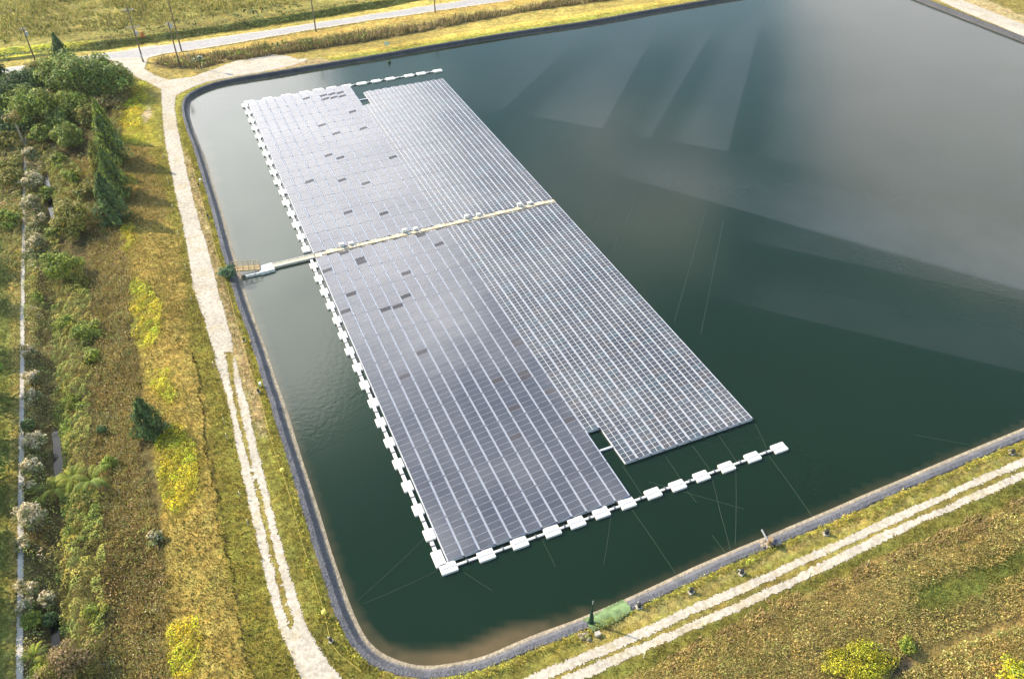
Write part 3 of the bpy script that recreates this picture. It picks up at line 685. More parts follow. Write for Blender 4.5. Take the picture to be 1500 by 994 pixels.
b = MB(); [b.box(x_-.06, x_+.06, -.34, .34, .1, .44) for x_ in (QL*.45, QL*.8)]; b.build('strap', steel, t)
g0 = G(341, 397.5); g1 = at(381, 391.5, .6); ga = math.atan2(g1[1]-g0.y, g1[0]-g0.x); GL = math.hypot(g1[0]-g0.x, g1[1]-g0.y)
t = thing('gangway', 'timber gangway with handrails running from the bank to the white platform', 'gangway', (g0.x, g0.y, 0), ga)
zt0, zt1 = 1.15, .6
b = MB()
for j in range(26):
    x_ = GL*(j+.5)/26; zz = zt0+(zt1-zt0)*x_/GL; b.box(x_-GL/60, x_+GL/60, -.62, .62, zz, zz+.06, 0)
b.build('plank_deck', wood, t)
for s in (-1, 1):
    b = MB(); b.tube([(0, s*.55, zt0-.1), (GL, s*.55, zt1-.1)], .09, 6); b.build('stringer', wood, t)
    b = MB(); b.tube([(0, s*.64, zt0+1.0), (GL, s*.64, zt1+1.0)], .06, 6); b.tube([(0, s*.64, zt0+.5), (GL, s*.64, zt1+.5)], .045, 6)
    for j in range(6):
        x_ = GL*j/5; zz = zt0+(zt1-zt0)*j/5; b.cyl(x_, s*.64, zz-.1, zz+1.02, .055, 6)
    b.build('handrail', wood, t)
# ---------------- mooring lines
rope = mat('mooring_rope', .9, .1, (.05,.07,.05))
ML = [((630,780),(524,879),'from the dock side edge to the near left bank, upper one'),((640,836),(532,884),'from the corner pontoon to the near left bank'),((538,560),(455,637),'faint, from the dock side edge towards the middle of the left bank'),
      ((560,612),(448,668),'from the sixth pontoon down to the left bank'),((794,790),(814,830),'short, below the fourth pontoon of the near float line'),((896,746),(884,828),'hanging straight down from the sixth pontoon'),
      ((925,745),(990,840),'from the seventh pontoon slanting to the near bank'),((912,682),(940,724),'from the tip of the notch to the near float line'),((975,668),(998,703),'from the small-panel block to the ninth pontoon'),
      ((1014,652),(1040,688),'from the small-panel block to the tenth pontoon'),((1052,636),(1079,676),'from the small-panel block to the eleventh pontoon'),((1106,620),(1123,656),'from the far right tip of the array to the float line'),
      ((1006,718),(1020,735),'short, below the ninth pontoon'),((1043,700),(1055,750),'thin, towards the pipe outlet'),((1078,690),(1077,798),'straight down to the near bank'),((1055,750),(1070,805),'sagging towards the near bank'),
      ((1124,664),(1190,756),'long, from the outer pontoon to the near bank'),((1043,783),(1063,810),'short, entering the near bank'),((680,838),(720,864),'from the second pontoon into the shallows')]
seamm = mat('submerged_seam', .9, .1, (.045,.075,.055))
for (a, b_, l) in [((1035,305),(988,471),'left one of the long pair in mid pond'),((1060,322),(1027,488),'right one of the long pair in mid pond'),((905,272),(869,338),'short one nearest the array'),((936,283),(897,369),'second short one from the array'),((1338,636),(1420,651),'pale one near the right-hand near bank'),((950,705),(1090,745),'faint one crossing under the mooring lines')]:
    A = at(*a, .02); B = at(*b_, .02); b = MB(); b.tube([(A[0], A[1], .0), (B[0], B[1], .0)], .03, 5)
    tag(b.build('liner_seam', seamm), 'faint straight seam: '+l, 'seam', 'seams seen in the pond')
for (a, b_, l) in ML:
    A = at(*a, .02); B = at(*b_, .02); mid_ = (A+B)/2; dv = B-A; sag = np.array([-dv[1], dv[0]])*.006
    b = MB(); b.tube([(A[0], A[1], .03), (*(A*.66+B*.34+sag), .0), (*(A*.33+B*.67+sag), .0), (B[0], B[1], .02)], .026, 5)
    tag(b.build('mooring_line', rope), 'thin mooring line '+l, 'mooring line', 'mooring lines of the array')
# ================================================================== VEGETATION
def leafmat(name, trans=.25, rough=.65):
    m = mat(name, rough, .25); n = N(m); n.base(n.attr())
    tr = n.node('ShaderNodeBsdfTranslucent'); n.link(n.attr(), tr.inputs['Color'])
    mx = n.node('ShaderNodeMixShader'); mx.inputs[0].default_value = trans
    out = [q for q in n.t.nodes if q.type == 'OUTPUT_MATERIAL'][0]
    n.link(n.b.outputs[0], mx.inputs[1]); n.link(tr.outputs[0], mx.inputs[2]); n.link(mx.outputs[0], out.inputs['Surface']); return m
leaf = leafmat('leaf', .28); bark = mottled('bark', (.16,.12,.085), .3, 4, .9, .1)
def unit(a): return a/np.maximum(np.linalg.norm(a, axis=-1, keepdims=True), 1e-6)
def quads(Cn, Nn, size, asp=.6, up=None):
    """leaf faces: centre, facing direction, length; long axis random or along up"""
    k = len(Cn); r = R.normal(size=(k, 3)) if up is None else up + R.normal(size=(k, 3))*.25
    a = unit(r - (r*Nn).sum(1, keepdims=True)*Nn); b = np.cross(Nn, a)
    s = np.reshape(size, (-1, 1))*.5; w_ = s*asp
    V = np.stack([Cn-a*s, Cn+b*w_-a*s*.1, Cn+a*s, Cn-b*w_-a*s*.1], 1)
    return V
def leaves_obj(name, Vq, colr, parent=None, m=None):
    k, c = Vq.shape[0], Vq.shape[1]
    return mesh_np(name, Vq.reshape(-1, 3), np.arange(k*c).reshape(k, c), m or leaf, parent, np.repeat(colr, c, 0))
def pick(pal, k):
    P = np.array([p[:3] for p in pal]); wts = np.array([p[3] if len(p) > 3 else 1 for p in pal], float); wts /= wts.sum()
    return P[R.choice(len(P), k, p=wts)]
def shade(c, amt=.3): return np.clip(c*np.exp(R.normal(0, amt, (len(c), 1))), .004, .85)
def crown_round(rx, ry, rz, k, size, pal, nl=14, tip=None, lift=.25):
    d = unit(R.normal(size=(nl, 3))); d[:, 2] = np.abs(d[:, 2])*1.0 - .15
    lc = d*R.uniform(.5, .8, (nl, 1)); lc[0] = 0
    lr = R.uniform(.17, .36, nl)*(1.25 if nl < 16 else 1); lr[0] = .60
    lt = np.exp(R.normal(0, .16, nl)); lh = R.uniform(-.12, .12, nl)
    i = R.choice(nl, k, p=lr**2/(lr**2).sum()); dd_ = unit(R.normal(size=(k, 3))); dd_[:, 2] = np.where(dd_[:, 2] < -.3, -dd_[:, 2], dd_[:, 2])
    rr = lr[i]*R.uniform(.72, 1.06, k)
    P = lc[i] + dd_*rr[:, None]
    c = shade(pick(pal, k), .22)*lt[i][:, None]; c[:, 0] *= 1+lh[i]
    if tip is not None:
        q = (P[:, 2] > .15) & (R.random(k) < .9*sstep(.15, .5, P[:, 2])) & (lt[i] > .93); c[q] = shade(pick(tip, q.sum()), .15)
    Pn = unit(dd_*.9 + R.normal(size=(k, 3))*.30 + [0, 0, .15])
    S_ = np.array([rx, ry, rz]); P = P*S_; P[:, 2] += rz*lift*1.6
    q = P[:, 2] > .02*rz
    return quads(P[q], Pn[q], size*R.uniform(.6, 1.3, q.sum())), c[q]
def crown_cone(r, h, k, size, pal, feather=.5, taper=1.0):
    t = R.random(k)**1.25; a = R.random(k)*2*PI
    lobes = 1+.22*np.sin(a*5+t*9)+.18*np.sin(a*3-t*14)+.1*np.sin(a*9+t*31)
    prof = (1-t)**.75*(.35+.65*np.minimum(1, t*7))**taper
    rr = r*prof*lobes*R.uniform(.55, 1.05, k)
    P = np.stack([np.cos(a)*rr, np.sin(a)*rr, t*h], 1)
    Nn = unit(np.stack([np.cos(a), np.sin(a), np.full(k, .35)], 1) + R.normal(size=(k, 3))*.4)
    c = shade(pick(pal, k), .25)*(1+.25*np.sin(a*5+t*9))[:, None]
    up = np.stack([np.cos(a)*.5, np.sin(a)*.5, np.ones(k)], 1)
    return quads(P, Nn, size*R.uniform(.7, 1.5, k), .35*feather+.2, up), c
def crown_fronds(r, nf, pal):
    Vs = []; Cs = []
    for f in range(nf):
        a = R.random()*2*PI; el = R.uniform(.3, 1.25); L = r*R.uniform(.75, 1.15); base_ = np.array([math.cos(a)*.2, math.sin(a)*.2, .4])
        col_ = np.array(pal[R.integers(len(pal))][:3])*math.exp(R.normal(0, .25))
        dirh = np.array([math.cos(a), math.sin(a), 0]); side = np.array([-math.sin(a), math.cos(a), 0])
        pts = []; p = base_.copy(); e = el
        for j in range(9): pts.append(p.copy()); p = p + (dirh*math.cos(e)+np.array([0, 0, math.sin(e)]))*L/8; e -= 1.9/8
        for j in range(8):
            for s in (-1, 1):
                for q in range(2):
                    m_ = pts[j]*(1-q*.5)+pts[j+1]*q*.5; l = L*.15*math.sin(PI*(j+.7+q*.5)/9.5)+.08
                    o_ = side*s*l*.85 + (pts[j+1]-pts[j])*.9 + np.array([0, 0, -.35*l]); wv = (pts[j+1]-pts[j])*.15
                    Vs.append([m_-wv, m_+wv, m_+o_+wv*.2, m_+o_-wv*.2]); Cs.append(col_*R.uniform(.75, 1.25))
    return np.array(Vs), np.array(Cs)
def G0(x, y):
    g = G(x, y); return Vector((g.x, g.y, g.z-.05))
gr_dark = [(.14,.22,.045,3),(.20,.26,.05,2),(.085,.14,.037,2),(.29,.30,.055,1)]
gr_mid = [(.20,.26,.045,3),(.30,.33,.05,2),(.11,.16,.035,2)]
gr_olive = [(.22,.22,.04,3),(.29,.26,.055,2),(.12,.14,.035,2),(.33,.26,.075,1)]
gr_lime = [(.24,.30,.04,3),(.34,.36,.05,2),(.14,.19,.035,2)]
gr_blue = [(.085,.145,.055,3),(.14,.20,.06,2),(.05,.085,.035,2)]
cream = [(.66,.56,.36,3),(.56,.46,.28,2),(.74,.66,.48,1)]
tan_ = [(.26,.18,.09,3),(.19,.13,.065,2),(.33,.25,.13,1)]
yel = [(.66,.58,.018,4),(.72,.63,.022,2),(.30,.31,.035,2),(.44,.42,.035,2)]
def stems(t, h, n_=5, r=.06, spread=.5):
    b = MB()
    for i in range(n_):
        a = 2*PI*i/n_+R.random(); b.tube([(0, 0, -.1), (math.cos(a)*spread*.4, math.sin(a)*spread*.4, h*.45), (math.cos(a)*spread, math.sin(a)*spread, h*.85)], r, 5, 0, r*.35)
    return b.build('trunk', bark, t)
def plant(style, x, y, rx, rz, label, cat='shrub', pal=gr_mid, group=None, tip=None, k=None, size=None, ry=None, name=None, yaw=None):
    """x, y: survey pixel of the plant's foot; rx, rz in metres"""
    p = G0(x, y) if not isinstance(x, Vector) else x
    t = thing(name or cat.replace(' ', '_'), label, cat, p, R.random()*6 if yaw is None else yaw, group)
    dist = math.sqrt(p.x**2+p.y**2+H*H); s = size or max(.17, dist*.0021)
    ry = ry or rx
    if style == 'round':
        area = rx*ry*4+ (rx+ry)*rz*2.4; k = k or int(min(7000, area/(s*s)*2.6)); Vq, c = crown_round(rx, ry, rz, k, s*1.25, pal, 14+int(rx*6), tip)
    elif style == 'cone':
        area = rx*rz*5; k = k or int(min(8000, area/(s*s)*3.2)); Vq, c = crown_cone(rx, rz, k, s*1.7, pal)
    else: Vq, c = crown_fronds(rx, 22, pal); t.location.z += .7
    leaves_obj('crown', Vq, c, t); stems(t, rz*(.7 if style != 'fronds' else .25), 5 if style == 'round' else 2, .05+.02*rz, rx*.45 if style == 'round' else .06)
    return t
PL = plant
# tall trees round the junction, upper left
PL('cone', 2, 128, 3.6, 9, 'dark tall tree cut by the picture edge beside the paved road', 'tree', gr_blue, name='evergreen_tree')
PL('cone', 96, 100, 2.6, 8.5, 'dark pointed evergreen rising above the bushes beside the paved road', 'tree', gr_blue, name='evergreen_tree')
PL('round', 22, 122, 2.0, 2.2, 'small dark bush at the roadside next to the leftmost dark tree', 'bush', gr_blue)
PL('round', 125, 142, 9, 7.5, 'broadest dark green tree, spreading below the paved road', 'tree', gr_dark, ry=7, name='broad_tree', yaw=0)
PL('round', 165, 138, 6.5, 6, 'dark round tree at the corner of the junction', 'tree', gr_dark, name='broad_tree')
PL('round', 92, 132, 6, 6, 'mid green tree below the pointed evergreen', 'tree', gr_mid, name='broad_tree')
PL('round', 70, 120, 6, 4.5, 'olive green tree beside the paved road, left of the broad dark tree', 'tree', gr_olive, ry=4, name='broad_tree')
PL('round', 40, 142, 6, 5, 'dark tree in the upper left thicket, below the olive roadside tree', 'tree', gr_blue, name='broad_tree')
PL('round', 5, 158, 6, 5.5, 'dark tree at the left edge of the picture below the tall evergreen', 'tree', gr_blue, name='broad_tree')
PL('round', 58, 178, 7, 6, 'rounded green tree in front of the cream-tipped plume bush', 'tree', gr_mid, ry=6, name='broad_tree')
PL('round', 110, 168, 5.5, 4.5, 'lime-tinged bush left of the first feathery pine', 'bush', gr_mid)
PL('round', 78, 158, 2.6, 3.2, 'cream-flowered bush in the middle of the dark tree thicket', 'bush', gr_olive, tip=cream)
PL('round', 150, 160, 4.5, 2.6, 'brown-tinged bush between the junction tree and the yellow flowers', 'bush', tan_+gr_olive)
PL('round', 15, 190, 6, 3.2, 'low dark bush left of the slim palm', 'bush', gr_blue)
PL('round', 105, 214, 4.4, 4.2, 'smooth-domed pale green shrub, broader than tall, beside the feathery pines', 'bush', gr_mid, ry=3.4, k=7000, size=.34)
PL('cone', 168, 240, 3.6, 11, 'upper feathery pine of the row by the road, longest shadow', 'pine tree', gr_blue+gr_mid, 'feathery pines beside the gravel road', name='feathery_pine')
PL('cone', 158, 205, 2.4, 9, 'slender feathery pine at the top of the row beside the yellow flowers', 'pine tree', gr_mid, 'feathery pines beside the gravel road', name='feathery_pine')
PL('cone', 172, 288, 3.4, 10, 'middle feathery pine of the row beside the gravel road', 'pine tree', gr_blue+gr_mid, 'feathery pines beside the gravel road', name='feathery_pine')
PL('cone', 170, 326, 3.2, 10, 'lowest feathery pine of the row, standing above the brown brush', 'pine tree', gr_blue, 'feathery pines beside the gravel road', name='feathery_pine')
PL('cone', 152, 262, 2.4, 8, 'thin yellowish feathery pine on the left side of the row', 'pine tree', gr_olive, 'feathery pines beside the gravel road', name='feathery_pine')
PL('round', 108, 268, 2.2, 2.4, 'small bright green bush between the domed shrub and olive tree', 'bush', gr_lime)
PL('round', 114, 338, 4.2, 4.6, 'olive green round tree left of the lowest feathery pine', 'tree', gr_olive, name='broad_tree')
PL('round', 98, 340, 2.4, 2.6, 'green bush at the foot of the olive tree beside the stream', 'bush', gr_mid)
PL('round', 97, 408, 3.8, 4.2, 'large dense green bush halfway along the overgrown stream', 'bush', gr_lime+gr_mid, ry=3.4)
PL('cone', 124, 418, 1.4, 3.0, 'small pale conical sapling against the large dense green bush', 'sapling', gr_olive, size=.22)
PL('round', 130, 490, 2.6, 2.0, 'grey-green bush level with the upper yellow flower bank', 'bush', gr_mid)
PL('round', 98, 478, 1.9, 1.5, 'bright yellow-green bush left of the grey-green bush', 'bush', gr_lime)
PL('round', 139, 528, 1.5, 1.5, 'small round green bush with a pale plume beside it', 'bush', gr_lime)
PL('cone', 221, 632, 2.5, 6.2, 'lone dark conical cedar on the slope casting a shadow over yellow flowers', 'tree', gr_blue, name='cedar_tree', size=.24)
PL('round', 152, 634, .9, 1.2, 'small blue-green bush left of the lone cedar', 'bush', gr_blue)
PL('round', 163, 682, 1.3, 1.4, 'pale green rounded bush above the arching fern fronds', 'bush', gr_lime)
PL('fronds', 84, 724, 2.6, 2, 'lighter arching fern clump beside the cream bushes', 'fern', gr_lime, 'giant fern clumps')
PL('fronds', 138, 712, 2.8, 2, 'darker arching fern clump nearer the brown brush', 'fern', gr_mid, 'giant fern clumps')
PL('fronds', 112, 708, 2.3, 2, 'arching fern clump between the lighter and the darker one', 'fern', gr_lime, 'giant fern clumps')
PL('fronds', 57, 968, 1.5, 1.5, 'bright low fern by the path near the bottom edge', 'fern', gr_lime)
PL('round', 112, 985, 3.5, 3.2, 'big olive bush with a russet top at the bottom edge', 'bush', gr_olive, tip=tan_)
PL('round', 75, 998, 2.2, 2.0, 'yellow-green bush at the bottom edge beside the russet-topped bush', 'bush', gr_lime)
for (x_, y_, r_, l) in [(46,232,1.6,'cream-plumed shrub nearest below the slim palm'),(50,275,2.2,'largest cream-plumed shrub of the upper group, beside the hidden path'),(50,306,1.8,'cream-plumed shrub at the first gap showing the stream'),(60,330,1.5,'cream-plumed shrub opposite the olive tree'),
        (55,362,1.6,'pair-headed cream shrub above the large dense green bush'),(43,378,1.1,'small pale shrub against the path, left of the pair-headed one'),(44,520,1.2,'greyish plume shrub beside the path at the long brown gap'),(52,560,1.4,'pinkish plume shrub beside the path'),(52,588,1.3,'plume shrub just above the dark green path bush'),
        (54,655,1.6,'tall cream plume shrub by the widest patch of dark stream'),(50,690,1.5,'dull cream plume shrub left of the stream end'),(44,716,.9,'round cream plume touching the lighter fern'),(48,766,1.9,'broad cream plume shrub below the fern clump'),(38,800,1.1,'cream plume shrub leaning on the path below the broad one'),
        (34,862,.9,'small cream plume overhanging the path'),(49,868,1.1,'cream plume shrub just right of the overhanging one'),(40,892,1.0,'lowest bright cream plume beside the path'),(70,886,1.3,'grey plume shrub at the top of the dark pool'),(230,790,1.0,'pale plume among the brown brush at the foot of the slope'),(122,528,.6,'single pale plume head in the vines')]:
    PL('round', x_, y_, r_*1.15, r_*1.25, l, 'shrub', [(.30,.28,.13,2),(.21,.24,.07,2),(.38,.33,.20,1)], 'cream-plumed shrubs along the stream', tip=cream, name='plume_shrub')
for (x_, y_, r_, pal, l) in [(44,628,1.6,gr_blue,'dark green bush leaning over the path halfway down'),(50,656,1.1,gr_mid,'fresh green bush below the dark path bush'),(60,740,1.4,gr_mid,'green bush tucked under the broad cream plume'),(50,912,1.6,gr_mid,'deep green bush beside the dark pool near the bottom'),
        (78,912,1.5,gr_blue,'grey-green bush overhanging the dark pool'),(48,262,1.8,gr_mid,'green bush under the first cream plumes'),(70,290,2.0,gr_mid,'green bush across the stream from the largest cream shrub'),(22,270,3.2,gr_olive,'low olive bush left of the path near the slim palm'),(12,330,3.0,gr_mid,'low bush at the left edge by the shaded lawn')]:
    PL('round', x_, y_, r_*(.8 if y_ > 400 else 1), r_*.85, l, 'bush', pal)
t = PL('round', 337, 405, 1.75, 1.7, 'tangled green bush with grey twigs at the bank end of the gangway', 'bush', [(.10,.20,.09,3),(.20,.24,.16,2),(.07,.13,.06,2)], k=2600, size=.2)
PL('round', 1256, 972, 4.1, 1.5, 'broad yellow-green bush in the brown field by the bottom edge', 'bush', [(.50,.46,.03,3),(.34,.34,.035,2),(.20,.21,.035,2)], ry=2.6, yaw=.2, size=.15)
PL('round', 1326, 948, 1.2, 1.1, 'small light green bush beside the broad yellow-green bush', 'bush', gr_lime)
PL('round', 1492, 998, 2.4, 1.6, 'yellow bush cut by the bottom right corner', 'bush', yel+gr_lime)
# off-frame trees whose shade falls on the grass at the left edge
for i, (dx, yy) in enumerate([(-80,92),(-73,82),(-70,74),(-66,66),(-65,58),(-61,50),(-59,43),(-89,104),(-95,114)]):
    p = Vector((dx, yy, -.8)); PL('round', p, 0, 3.2, 8.0, 'shade tree beyond the left edge of the picture, beside the lawn', 'tree', gr_dark, 'shade trees beyond the left edge', size=.45, name='shade_tree')
for (x_, y_, r_, h_, pal, l) in [(150,116,4,5,gr_mid,'sunlit green tree top on the road side of the broad dark tree'),(105,118,4.5,5.5,gr_dark,'dense tree between the pointed evergreen and the broad dark tree'),(186,128,2.4,2.8,gr_mid,'low green bush where the thicket meets the junction gravel'),
        (30,165,4.5,4.5,gr_mid,'round green tree at the upper left above the slim tree'),(88,190,3.5,3.2,gr_dark,'dark bush directly above the domed shrub'),(132,182,3.2,3.4,gr_olive,'olive bush left of the slender feathery pine'),(12,215,3.6,2.8,gr_olive,'olive bush at the left edge, level with the domed shrub'),
        (62,205,3.0,2.6,gr_mid,'green bush between the slim tree and the domed shrub'),(90,242,2.0,2.0,gr_mid,'green bush just below the domed shrub'),(128,290,2.2,2.2,gr_olive,'olive bush touching the upper side of the olive tree'),(18,248,3.0,2.0,gr_olive,'spreading olive bush above the low one left of the path'),(76,350,1.6,1.8,gr_mid,'small green bush between stream and large dense bush'),
        (58,440,1.3,1.2,gr_lime,'bright bush between path and stream above the greyish plume'),(105,590,1.5,1.0,gr_lime,'bright hump of green in the vines opposite the dark path bush'),(140,900,1.4,1.2,gr_lime,'fresh green bush at the lower edge of the vines')]:
    PL('round', x_, y_, r_, h_, l, 'bush', pal)
# slim palm with bare trunk, upper left
p = G0(36, 214); t = thing('slim_palm', 'slim tree with a bare grey trunk and thin brown crown, upper left thicket', 'tree', p)
b = MB(); b.tube([(0, 0, -.2), (.1, 0, 3.2), (0, .1, 6.2)], .22, 8, 0, .15); b.build('trunk', mottled('pale_bark', (.36,.31,.24), .2, 4, .9, .1), t)
Vq, c = crown_round(2.2, 2.2, 1.8, 1300, .4, tan_+gr_olive, 8); o = leaves_obj('crown', Vq + np.array([0, 0, 5.2]), c, t)
# ---------------------------------------------------------------- masses of low growth
def scatter(poly, dens, lim=200000):
    P = WP(poly) if not isinstance(poly, np.ndarray) else poly
    lo, hi = P.min(0), P.max(0); k = int(min(lim, dens*np.prod(hi-lo))); X_ = R.uniform(lo[0], hi[0], k); Y_ = R.uniform(lo[1], hi[1], k)
    wX = X_+(fbm(X_, Y_, 2.5, 31)-.5)*1.8; wY = Y_+(fbm(X_, Y_, 2.5, 57)-.5)*1.8
    m_ = pip(P, wX, wY); return X_[m_], Y_[m_]
ROADP = [WP(q) for q in (LR_L+LR_R[::-1], junction, up, dn_, PV_N+PV_S[::-1])]
PATHP = WP([(36,180),(33.5,300),(31.5,400),(30,500),(28.5,620),(27,720),(26,850),(24,1010),(34,1010),(35,850),(35,720),(36,620),(36.5,500),(37,400),(38,300),(38.5,180)])
def offroad(x, y, path=True):
    b = np.zeros(x.shape, bool); x = x+R.normal(0, .16, len(x)); y = y+R.normal(0, .16, len(y))
    for q in ROADP + ([PATHP] if path else []): b |= pip(q, x, y)
    return ~b
def billow(x, y, sc, s):
    """rounded domes with creases between them"""
    X_ = x/sc; Y_ = y/sc; ix = np.floor(X_); iy = np.floor(Y_); best = np.full(X_.shape, 9.); bid = np.zeros(X_.shape)
    for a in (-1, 0, 1):
        for b_ in (-1, 0, 1):
            cx_ = ix+a; cy_ = iy+b_; fx = cx_+.15+.7*_hash(cx_, cy_, s); fy = cy_+.15+.7*_hash(cx_, cy_, s+1); rr = .7+.6*_hash(cx_, cy_, s+2)
            dq_ = ((X_-fx)**2+(Y_-fy)**2)/rr; bid = np.where(dq_ < best, _hash(cx_, cy_, s+7), bid); best = np.minimum(best, dq_)
    billow.id = bid
    return np.sqrt(np.maximum(0, 1-best/.46))
def carpet(poly, dens, size, amp, sc, pal, seed=1, rough=.35, base_h=.1, keep=None, gaps=True):
    x, y = scatter(poly, dens)
    if keep is not None: q = keep(x, y); x, y = x[q], y[q]
    hf = lambda a, b: amp*(.78*billow(a, b, sc, seed)+.22*billow(a, b, sc*.45, seed+3))
    h0 = hf(x, y)
    if gaps: q = (h0 > .18*amp) | (R.random(len(x)) < .12); x, y, h0 = x[q], y[q], h0[q]
    e = .15; gx_ = (hf(x+e, y)-h0)/e; gy_ = (hf(x, y+e)-h0)/e
    Nn = unit(np.stack([-gx_, -gy_, np.ones(len(x))], 1) + R.normal(size=(len(x), 3))*rough)
    P = np.stack([x, y, terrain(x, y)+base_h+h0*R.uniform(.82, 1.02, len(x))], 1)
    c = shade(pick(pal, len(x)), .22)*(.75+.5*fbm(x, y, 3.5, seed+9))[:, None]
    c[:, 0] *= .85+.3*fbm(x, y, 5, seed+19)
    billow(x, y, sc, seed); pid = billow.id; c = c*(.62+.76*pid)[:, None]; c[:, 0] *= .8+.4*((pid*7.3) % 1)
    return quads(P, Nn, size*R.uniform(.6, 1.35, len(x))), c
def blades(poly, dens, hgt, width, pal, seed=1, lean=.35, keep=None, patch=0., psc=1.6):
    x, y = scatter(poly, dens)
    f = fbm(x, y, psc, seed, 2); q = f > patch
    if keep is not None: q &= keep(x, y)
    x, y, f = x[q], y[q], f[q]; k = len(x); z_ = terrain(x, y)-.03
    h_ = hgt*R.uniform(.5, 1.3, k)*(.5+f); a = R.random(k)*2*PI; w_ = width*R.uniform(.6, 1.4, k)
    bx, by = np.cos(a)*w_/2, np.sin(a)*w_/2; lx, ly = R.normal(0, lean, k)*h_, R.normal(0, lean, k)*h_
    V = np.stack([np.stack([x-bx, y-by, z_], 1), np.stack([x+bx, y+by, z_], 1), np.stack([x+lx+bx*.25, y+ly+by*.25, z_+h_], 1), np.stack([x+lx-bx*.25, y+ly-by*.25, z_+h_], 1)], 1)
    c = shade(pick(pal, k), .16)*((.62+.72*fbm(x, y, 4, seed+5))*(.68+.68*fbm(x, y, 12, seed+6, 2)))[:, None]
    return V, c
def stuff(name, parts, label, cat):
    V = np.concatenate([p_[0] for p_ in parts]); c = np.concatenate([p_[1] for p_ in parts])
    return tag(leaves_obj(name, V, c), label, cat, kind='stuff')
offr = lambda x, y: offroad(x, y) & (wdist(x, y) > liner_w(x, y)+.15)
nocanal = lambda x, y: (np.min([segdist(P_, x, y, False) for P_ in POOLS], 0) > .45+.5*fbm(x, y, 2, 19, 2)) & offroad(x, y)
vine = [(.24,.27,.055,3),(.38,.37,.07,3),(.46,.43,.09,2),(.13,.17,.04,1)]
vinep = [[(84,395),(128,400),(140,470),(132,560),(135,640),(128,700),(150,740),(158,800),(150,860),(160,930),(130,960),(92,940),(88,820),(100,760),(84,700),(86,640),(84,560),(80,480)],
         [(60,220),(95,230),(125,260),(128,300),(95,310),(88,360),(80,395),(60,300)], [(36,390),(62,395),(70,470),(50,500),(40,480)]]
darkv = [[(84,560),(104,560),(106,640),(100,720),(86,720)], [(95,720),(150,730),(130,800),(95,800)], [(0,130),(60,120),(150,130),(160,170),(60,190),(0,180)]]
bpoly2 = [(120,260),(150,260),(176,330),(186,400),(186,470),(202,560),(198,640),(212,700),(228,760),(238,830),(243,1010),(140,1010),(158,930),(150,860),(158,800),(150,740),(130,700),(137,640),(134,560),(142,470),(128,400),(130,345)]
stuff('undergrowth', [carpet(q, 75, .19, 1.35, 1.45, vine, 3, .16, keep=nocanal) for q in vinep] + [carpet(q, 50, .22, 1.4, 1.7, gr_mid, 8, .2, keep=nocanal) for q in darkv]
   + [carpet([(38,190),(64,190),(76,300),(90,400),(90,520),(88,640),(90,760),(92,860),(92,1010),(36,1010),(37,700),(38,400)], 55, .18, 1.2, 1.5, [(.30,.31,.065,3),(.36,.31,.11,1),(.22,.28,.05,4),(.42,.38,.2,1)], 12, .2, keep=nocanal),
      carpet([(38,190),(62,190),(70,300),(72,400),(70,520),(66,640),(72,760),(70,860),(70,1010),(36,1010),(37,700),(38,400)], 50, .15, 1.7, 1.9, cream+[(.40,.36,.2,2)], 16, .3, keep=lambda x, y: nocanal(x, y) & (fbm(x, y, 4, 61, 2) > .60)),
      carpet(bpoly2, 30, .17, 1.1, 1.5, gr_olive+gr_mid+tan_, 17, .25, keep=lambda x, y: nocanal(x, y) & (fbm(x, y, 4, 63, 2) > .50)),
      carpet([(-60,150),(180,150),(178,330),(130,345),(90,400),(60,400),(-60,400)], 34, .24, 1.5, 1.9, gr_mid+gr_olive+tan_, 15, .2, keep=lambda x, y: nocanal(x, y) & (fbm(x, y, 6, 23, 3) > .40)),
      carpet([(-60,150),(36,150),(36,300),(20,310),(-60,330)], 20, .3, 1.2, 2.4, gr_olive+gr_lime+tan_, 14, keep=nocanal)],
   'billowing green vines and weeds smothering the banks of the stream', 'undergrowth')
brn = [(.40,.29,.11,3),(.48,.35,.14,3),(.31,.23,.09,2),(.36,.34,.08,3),(.56,.48,.31,1)]
bpoly = [[(120,232),(150,236),(176,330),(190,400),(190,470),(206,560),(200,640),(216,700),(230,760),(240,830),(246,1010),(140,1010),(158,930),(150,860),(158,800),(150,740),(130,700),(137,640),(134,560),(142,470),(128,400),(130,345)],
         [(66,230),(130,240),(140,330),(120,300),(80,290)], [(150,145),(185,140),(170,215),(150,230),(125,170)]]
stuff('dry_brush', [blades(q, 85, .6, .11, brn, 21, .45, nocanal, .12) for q in bpoly] + [carpet(bpoly[0], 16, .2, .8, 1.8, brn+gr_olive, 22, .7, keep=nocanal)]
   + [carpet([(100,720),(160,740),(175,800),(140,830)], 6, .25, .5, 1.5, tan_, 5, .8, keep=nocanal)],
   'tangled brown dry brush at the foot of the left slope', 'dry brush')
ypoly = [[(164,150),(200,148),(220,165),(206,180),(215,205),(200,214),(172,205)], [(192,120),(214,122),(218,148),(195,150)], [(181,332),(202,330),(202,352),(186,372),(174,366)],
         [(190,410),(215,415),(238,450),(236,490),(216,520),(199,510),(190,450)], [(214,548),(248,542),(258,580),(240,600),(228,570)], [(226,640),(262,622),(294,660),(292,715),(262,758),(240,745),(226,700)], [(246,920),(288,900),(292,950),(278,994),(248,994)],
         [(168,255),(196,258),(200,272),(176,272)]]
stuff('flowering_ground_cover', [carpet(q, 60, .18, .6, 1.3, yel, 31, .3, keep=lambda x, y: offr(x, y) & (fbm(x, y, 3.0, 88, 3) + .12*R.random(len(x)) > .44)) for q in ypoly], 'bright yellow flowering creeper spread in banks down the left slope', 'ground cover')
